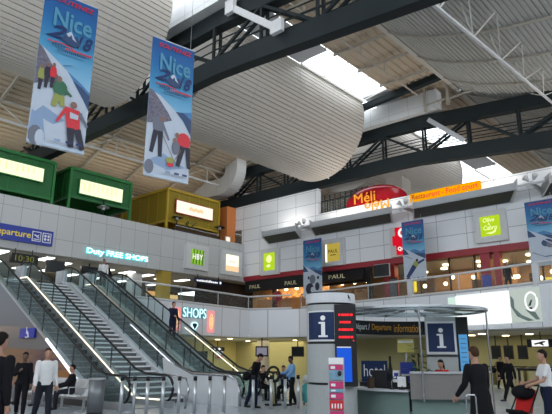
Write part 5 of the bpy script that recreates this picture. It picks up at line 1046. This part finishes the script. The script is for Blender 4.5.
    for (h, k, a) in legs:
        mb = MB(); sd = (a-k).normalized(); f_ = V((0, 1, 0)) if P['seat'] is None else V((0, 1, 0))
        limbloft(mb, [a-Z*.035*s-Yv*.03*s, a+V((0, .06*s, -.045*s)), a+V((0, .15*s, -.05*s))], [.042*s, .043*s, .032*s]); remesh(mb, 'shoe', .011, M['shoe'], t)
    return t
RT = V((.666, -.746, 0)); TW = V((-.745, -.667, 0))      # picture right; towards the camera
per = person
p1 = per('man in a white jacket and dark trousers walking to the right, left of the escalators', (6.72, 13.5, 0), RT*.6+TW*.75, 1.79, dict(hip=(10, -12), knee=(3, 14), arm=(-6, 10), elbow=(22, 14), turn=-8), M['whitec'], M['jeans'], M['black'], hair=M['hairb'])
p2 = per('woman in a black jacket over a white shirt walking towards the camera', (7.2, 15.75, 0), TW*.9+RT*.25, 1.7, dict(hip=(12, -10), knee=(4, 12), arm=(5, 22), elbow=(20, 95), inw=(0, 40)), M['black'], M['black'], M['whitec'], female=True, skin=M['skind'])
p3 = per('tall person in dark clothes half cut by the left picture edge', (3.42, 8.33, 0), -TW+RT*.3, 1.93, dict(arm=(2, -4), elbow=(10, 8), abd=(4, 4)), M['black'], M['black'])
seat3 = per('seated man in black on the bench looking left, near the litter bin', (9.15, 16.65, 0), -RT*.75+TW*.35, 1.72, dict(hip=(86, 84), knee=(84, 86), seat=.46, arm=(28, 30), elbow=(45, 50), inw=(15, 15)), M['black'], M['jeans'])
s1 = per('seated woman in grey on the bench between the two walkers', (9.1, 18.1, 0), V((-1, -.2, 0)), 1.6, dict(hip=(88, 86), knee=(86, 84), seat=.46, arm=(25, 25), elbow=(50, 55), inw=(10, 10)), M['greyc'], M['greyc'], female=True, longhair=True)
s2 = per('seated person in grey trousers at the left end of the bench', (9.1, 19.5, 0), V((-1, -.35, 0)), 1.65, dict(hip=(84, 88), knee=(70, 88), seat=.46, arm=(30, 25), elbow=(45, 50)), M['navy'], M['greyc'])
esc = per('man in a dark jacket with red trim riding down the right escalator', (15.95, 20.55, 4.9*(10+.6)/23), V((.1, -1, 0)), 1.75, dict(hip=(2, -2), knee=(2, 4), arm=(5, 25), elbow=(20, 50)), M['navy'], M['navy'], M['redc'])
up1 = per('person in a white shirt standing upstairs at the escalator top', (16.05, 27.0, 4.97), TW+RT*.1, 1.74, dict(arm=(4, -4), elbow=(14, 18)), M['whitec'], M['black'])
up2 = per('person in black leaning forward upstairs at the top of the right escalator', (16.98, 27.75, 4.97), -RT*.8+TW*.5, 1.72, dict(lean=22, arm=(38, 30), elbow=(25, 30), head=10), M['black'], M['greyc'])
m9 = per('man in black looking down with bags behind him, right of the escalator panel', (13.4, 12.92, 0), RT*.9+TW*.35, 1.74, dict(lean=14, head=26, arm=(-38, -12), elbow=(10, 18), hip=(4, -10), knee=(4, 10)), M['black'], M['navy'], M['greyc'])
w10 = per('attendant in a black waistcoat with light blue sleeves facing left by the bollards', (15.1, 12.75, 0), -RT*.85+TW*.25, 1.63, dict(arm=(22, 30), elbow=(40, 50), head=12), M['bluec'], M['black'], M['black'], female=True, skin=M['skind'])
sa = per('seated person in black behind the bollards, left of the spoked wheel', (16.15, 15.2, 0), TW*.6+RT*.6, 1.66, dict(lean=12, hip=(86, 84), knee=(86, 84), seat=.44, arm=(30, 30), elbow=(50, 50)), M['black'], M['black'])
sb = per('seated person in dark blue nearest the spoked wheel', (16.7, 14.45, 0), TW*.8-RT*.3, 1.66, dict(lean=14, hip=(86, 84), knee=(86, 84), seat=.44, arm=(35, 30), elbow=(50, 60)), M['navy'], M['black'])
rec = per('receptionist with dark hair in red sitting behind the granite counter', (BC+br*.72+aw*-.75), TW*.5-RT*.6, 1.66, dict(hip=(86, 86), knee=(86, 86), seat=.7, arm=(40, 40), elbow=(50, 60), head=12), M['redc'], M['black'], M['whitec'], female=True, longhair=True)
cus = per('man in a long black coat with a trolley case standing before the granite counter', (9.88, 4.06, 0), -TW*.85-RT*.4, 1.8, dict(lean=6, arm=(12, 6), elbow=(30, 18), hip=(4, -6)), M['black'], M['black'], coat=.32, hair=M['hairb'])
wal = per('man in a dark suit striding to the left at the right', (22.55, 8.07, 0), -RT*.9+TW*.1, 1.76, dict(hip=(26, -22), knee=(6, 16), arm=(-18, 16), elbow=(18, 22)), M['black'], M['black'])
far = per('distant woman in a black coat with a shoulder bag at the right', (30.4, 11.3, 0), TW+RT*.3, 1.68, dict(arm=(5, 5), elbow=(50, 20), abd=(18, 10)), M['black'], M['black'], coat=.42, female=True)
mum = per('person in a white short sleeved shirt with a stroller, cut by the right edge', (12.92, 3.88, 0), -RT*.9+TW*-.1, 1.78, dict(arm=(22, 22), elbow=(50, 50), hip=(8, -8)), M['whitec'], M['navy'], sleeves=False, female=True)
gal = per('dark silhouetted man standing upstairs behind the right gallery railing', (30.6, 10.5, 4.95), TW+RT*.2, 1.7, dict(arm=(4, 2), elbow=(12, 12)), M['black'], M['black'])
bag = thing('shoulder_bag', 'black shoulder bag carried by the man looking down beside the bollards', 'bag', (13.1, 13.05, .75))
mb = MB(); mb.ell((13.16, 13.02, .98), .12, .13, .15, 14, 8); mb.build('bag_body', M['black'], bag, True); mb = MB(); mb.tube([(13.16, 13.0, 1.1), (13.26, 12.95, 1.22), (13.34, 12.92, 1.3)], .014, 6); mb.build('strap', M['dark'], bag)
hb = thing('handbag', 'small black handbag hanging at the side of the distant woman', 'bag', (30.25, 11.7, .8)); mb = MB(); mb.ell((30.2, 11.62, .95), .1, .2, .15, 12, 8); mb.build('bag_body', M['black'], hb, True); mb = MB(); mb.tube([(30.2, 11.55, 1.08), (30.3, 11.48, 1.35)], .014, 6); mb.build('strap', M['black'], hb)
# trolley case behind the customer
tc = V((9.28, 3.98, 0)); t = thing('trolley_case', 'black trolley case with a raised steel handle behind the man at the counter', 'suitcase', tc)
mb = MB(); mb.obox(tc+ZU*.33, RT, ZU, TW, .36, .54, .22); bmesh.ops.bevel(mb.bm, geom=mb.bm.edges[:], offset=.03, segments=2, affect='EDGES'); mb.build('case_body', M['black'], t, True)
mb = MB(); mb.tube([tc+ZU*.58-RT*.08, tc+ZU*.98-RT*.08, tc+ZU*1.0-RT*.06, tc+ZU*1.0+RT*.06, tc+ZU*.98+RT*.08, tc+ZU*.58+RT*.08], .014, 8); mb.build('pull_handle', M['chrome'], t)
for sx in (-1, 1):
    mb = MB(); mb.tube([tc+RT*(.15*sx-.02)+ZU*.04-TW*.08, tc+RT*(.15*sx+.02)+ZU*.04-TW*.08], .04, 10); mb.build('wheel', M['dark'], t)
tq = V((15.75, 12.55, 0)); t = thing('turquoise_case', 'turquoise and white upright suitcase half hidden by the round column', 'suitcase', tq)
mb = MB(); mb.obox(tq+ZU*.38, RT, ZU, TW, .42, .62, .26); bmesh.ops.bevel(mb.bm, geom=mb.bm.edges[:], offset=.05, segments=2, affect='EDGES'); mb.build('case_body', M['turq'], t, True)
mb = MB(); mb.obox(tq+ZU*.85, RT, ZU, TW, .36, .26, .22); bmesh.ops.bevel(mb.bm, geom=mb.bm.edges[:], offset=.05, segments=2, affect='EDGES'); mb.build('top_bag', M['whitec'], t, True)
for sx in (-1, 1):
    mb = MB(); mb.tube([tq+RT*(.15*sx-.02)+ZU*.04, tq+RT*(.15*sx+.02)+ZU*.04], .04, 10); mb.build('wheel', M['dark'], t)
for p, l in (((16.27, 15.3), 'left'), ((16.82, 14.55), 'right')):
    t = thing('waiting_chair', 'grey waiting seat under the %s of the two seated people behind the bollards' % l, 'seat', (*p, 0)); q_ = V((*p, 0))
    mb = MB(); mb.obox(q_+ZU*.41, RT, ZU, TW, .46, .05, .46); mb.build('seat', M['seat'], t); mb = MB(); mb.obox(q_+ZU*.66-TW*.24, RT, ZU, TW, .46, .45, .04); mb.build('backrest', M['seat'], t)
    mb = MB(); mb.bar(q_, q_+ZU*.4, .06, .06); mb.obox(q_+ZU*.015, RT, ZU, TW, .4, .03, .4); mb.build('leg', M['steel'], t)
# stroller
sc = V((12.75, 4.4, 0)); t = thing('stroller', 'black stroller with a red seat pushed at the right edge', 'stroller', sc)
fd = (-RT*.75+TW*.5).normalized(); rt = V((fd.y, -fd.x, 0))
for a, b in ((-.3, -.24), (-.3, .24), (.36, -.2), (.36, .2)):
    c = sc+fd*a+rt*b+ZU*.11; mb = MB(); mb.tube([c-rt*.025, c+rt*.025], .11, 16); mb.build('wheel', M['dark'], t)
for b in (-.22, .22):
    mb = MB(); mb.tube([sc+fd*.36+rt*b+ZU*.11, sc-fd*.1+rt*b+ZU*.62, sc-fd*.42+rt*b+ZU*1.02], .018, 6); mb.tube([sc-fd*.3+rt*b+ZU*.11, sc+fd*.1+rt*b+ZU*.5], .016, 6); mb.build('frame_tube', M['dark'], t)
mb = MB(); mb.tube([sc-fd*.42-rt*.24+ZU*1.02, sc-fd*.42+rt*.24+ZU*1.02], .022, 8); mb.build('push_bar', M['dark'], t)
mb = MB(); mb.obox(sc+ZU*.45+fd*.05, rt, (ZU*.35+fd).normalized(), (ZU-fd*.35).normalized(), .38, .4, .06); mb.build('footrest', M['black'], t); mb = MB(); mb.obox(sc+ZU*.7-fd*.2, rt, (ZU-fd*.45).normalized(), (fd+ZU*.45).normalized(), .38, .5, .06); mb.build('seat', M['redc'], t, label='red padded seat')
mb = MB(); mb.ell(sc+ZU*.88-fd*.15, .24, .24, .15, 16, 8); mb.build('hood', M['black'], t, True)
mb = MB(); mb.obox(sc+ZU*.24, rt, fd, ZU, .34, .4, .16); mb.build('basket', M['black'], t)
# ------------------------------------------------------------------ lamps of the place and one added roof fill
area('lamp_gallery_left', (22, 36.5, 7.3), 18, 6, (1, .95, .82), 130)
area('lamp_restaurant', (35, 11, 7.3), 4, 14, (1, .6, .2), 230)
area('lamp_bakery', (33.6, 27.5, 7.3), 1.6, 7, (1, .62, .28), 150)
area('lamp_ground_left', (34, 32.5, 2.8), 12, 6, (1, .9, .6), 270)
area('lamp_ground_right', (33.5, 10, 2.8), 4, 14, (1, .92, .66), 110)
area('lamp_under_stairs', (9, 26.5, 2.8), 6, 3, (1, .62, .3), 60)

area('added_roof_fill', (16, 36, 14.3), 26, 3, (1, .92, .8), 105, (PI, 0, 0))  # added fill above the kiosks to brighten the roof, no fixture there
for (ya, yb) in ((28.0, 25.5), (23.5, 17.6), (15.5, 9.8), (7.5, 1.8)): area('lamp_trough_uplight', (31.3, (ya+yb)/2, 11.15), .8, ya-yb, (1, .95, .88), 11*(ya-yb), (PI, 0, 0))
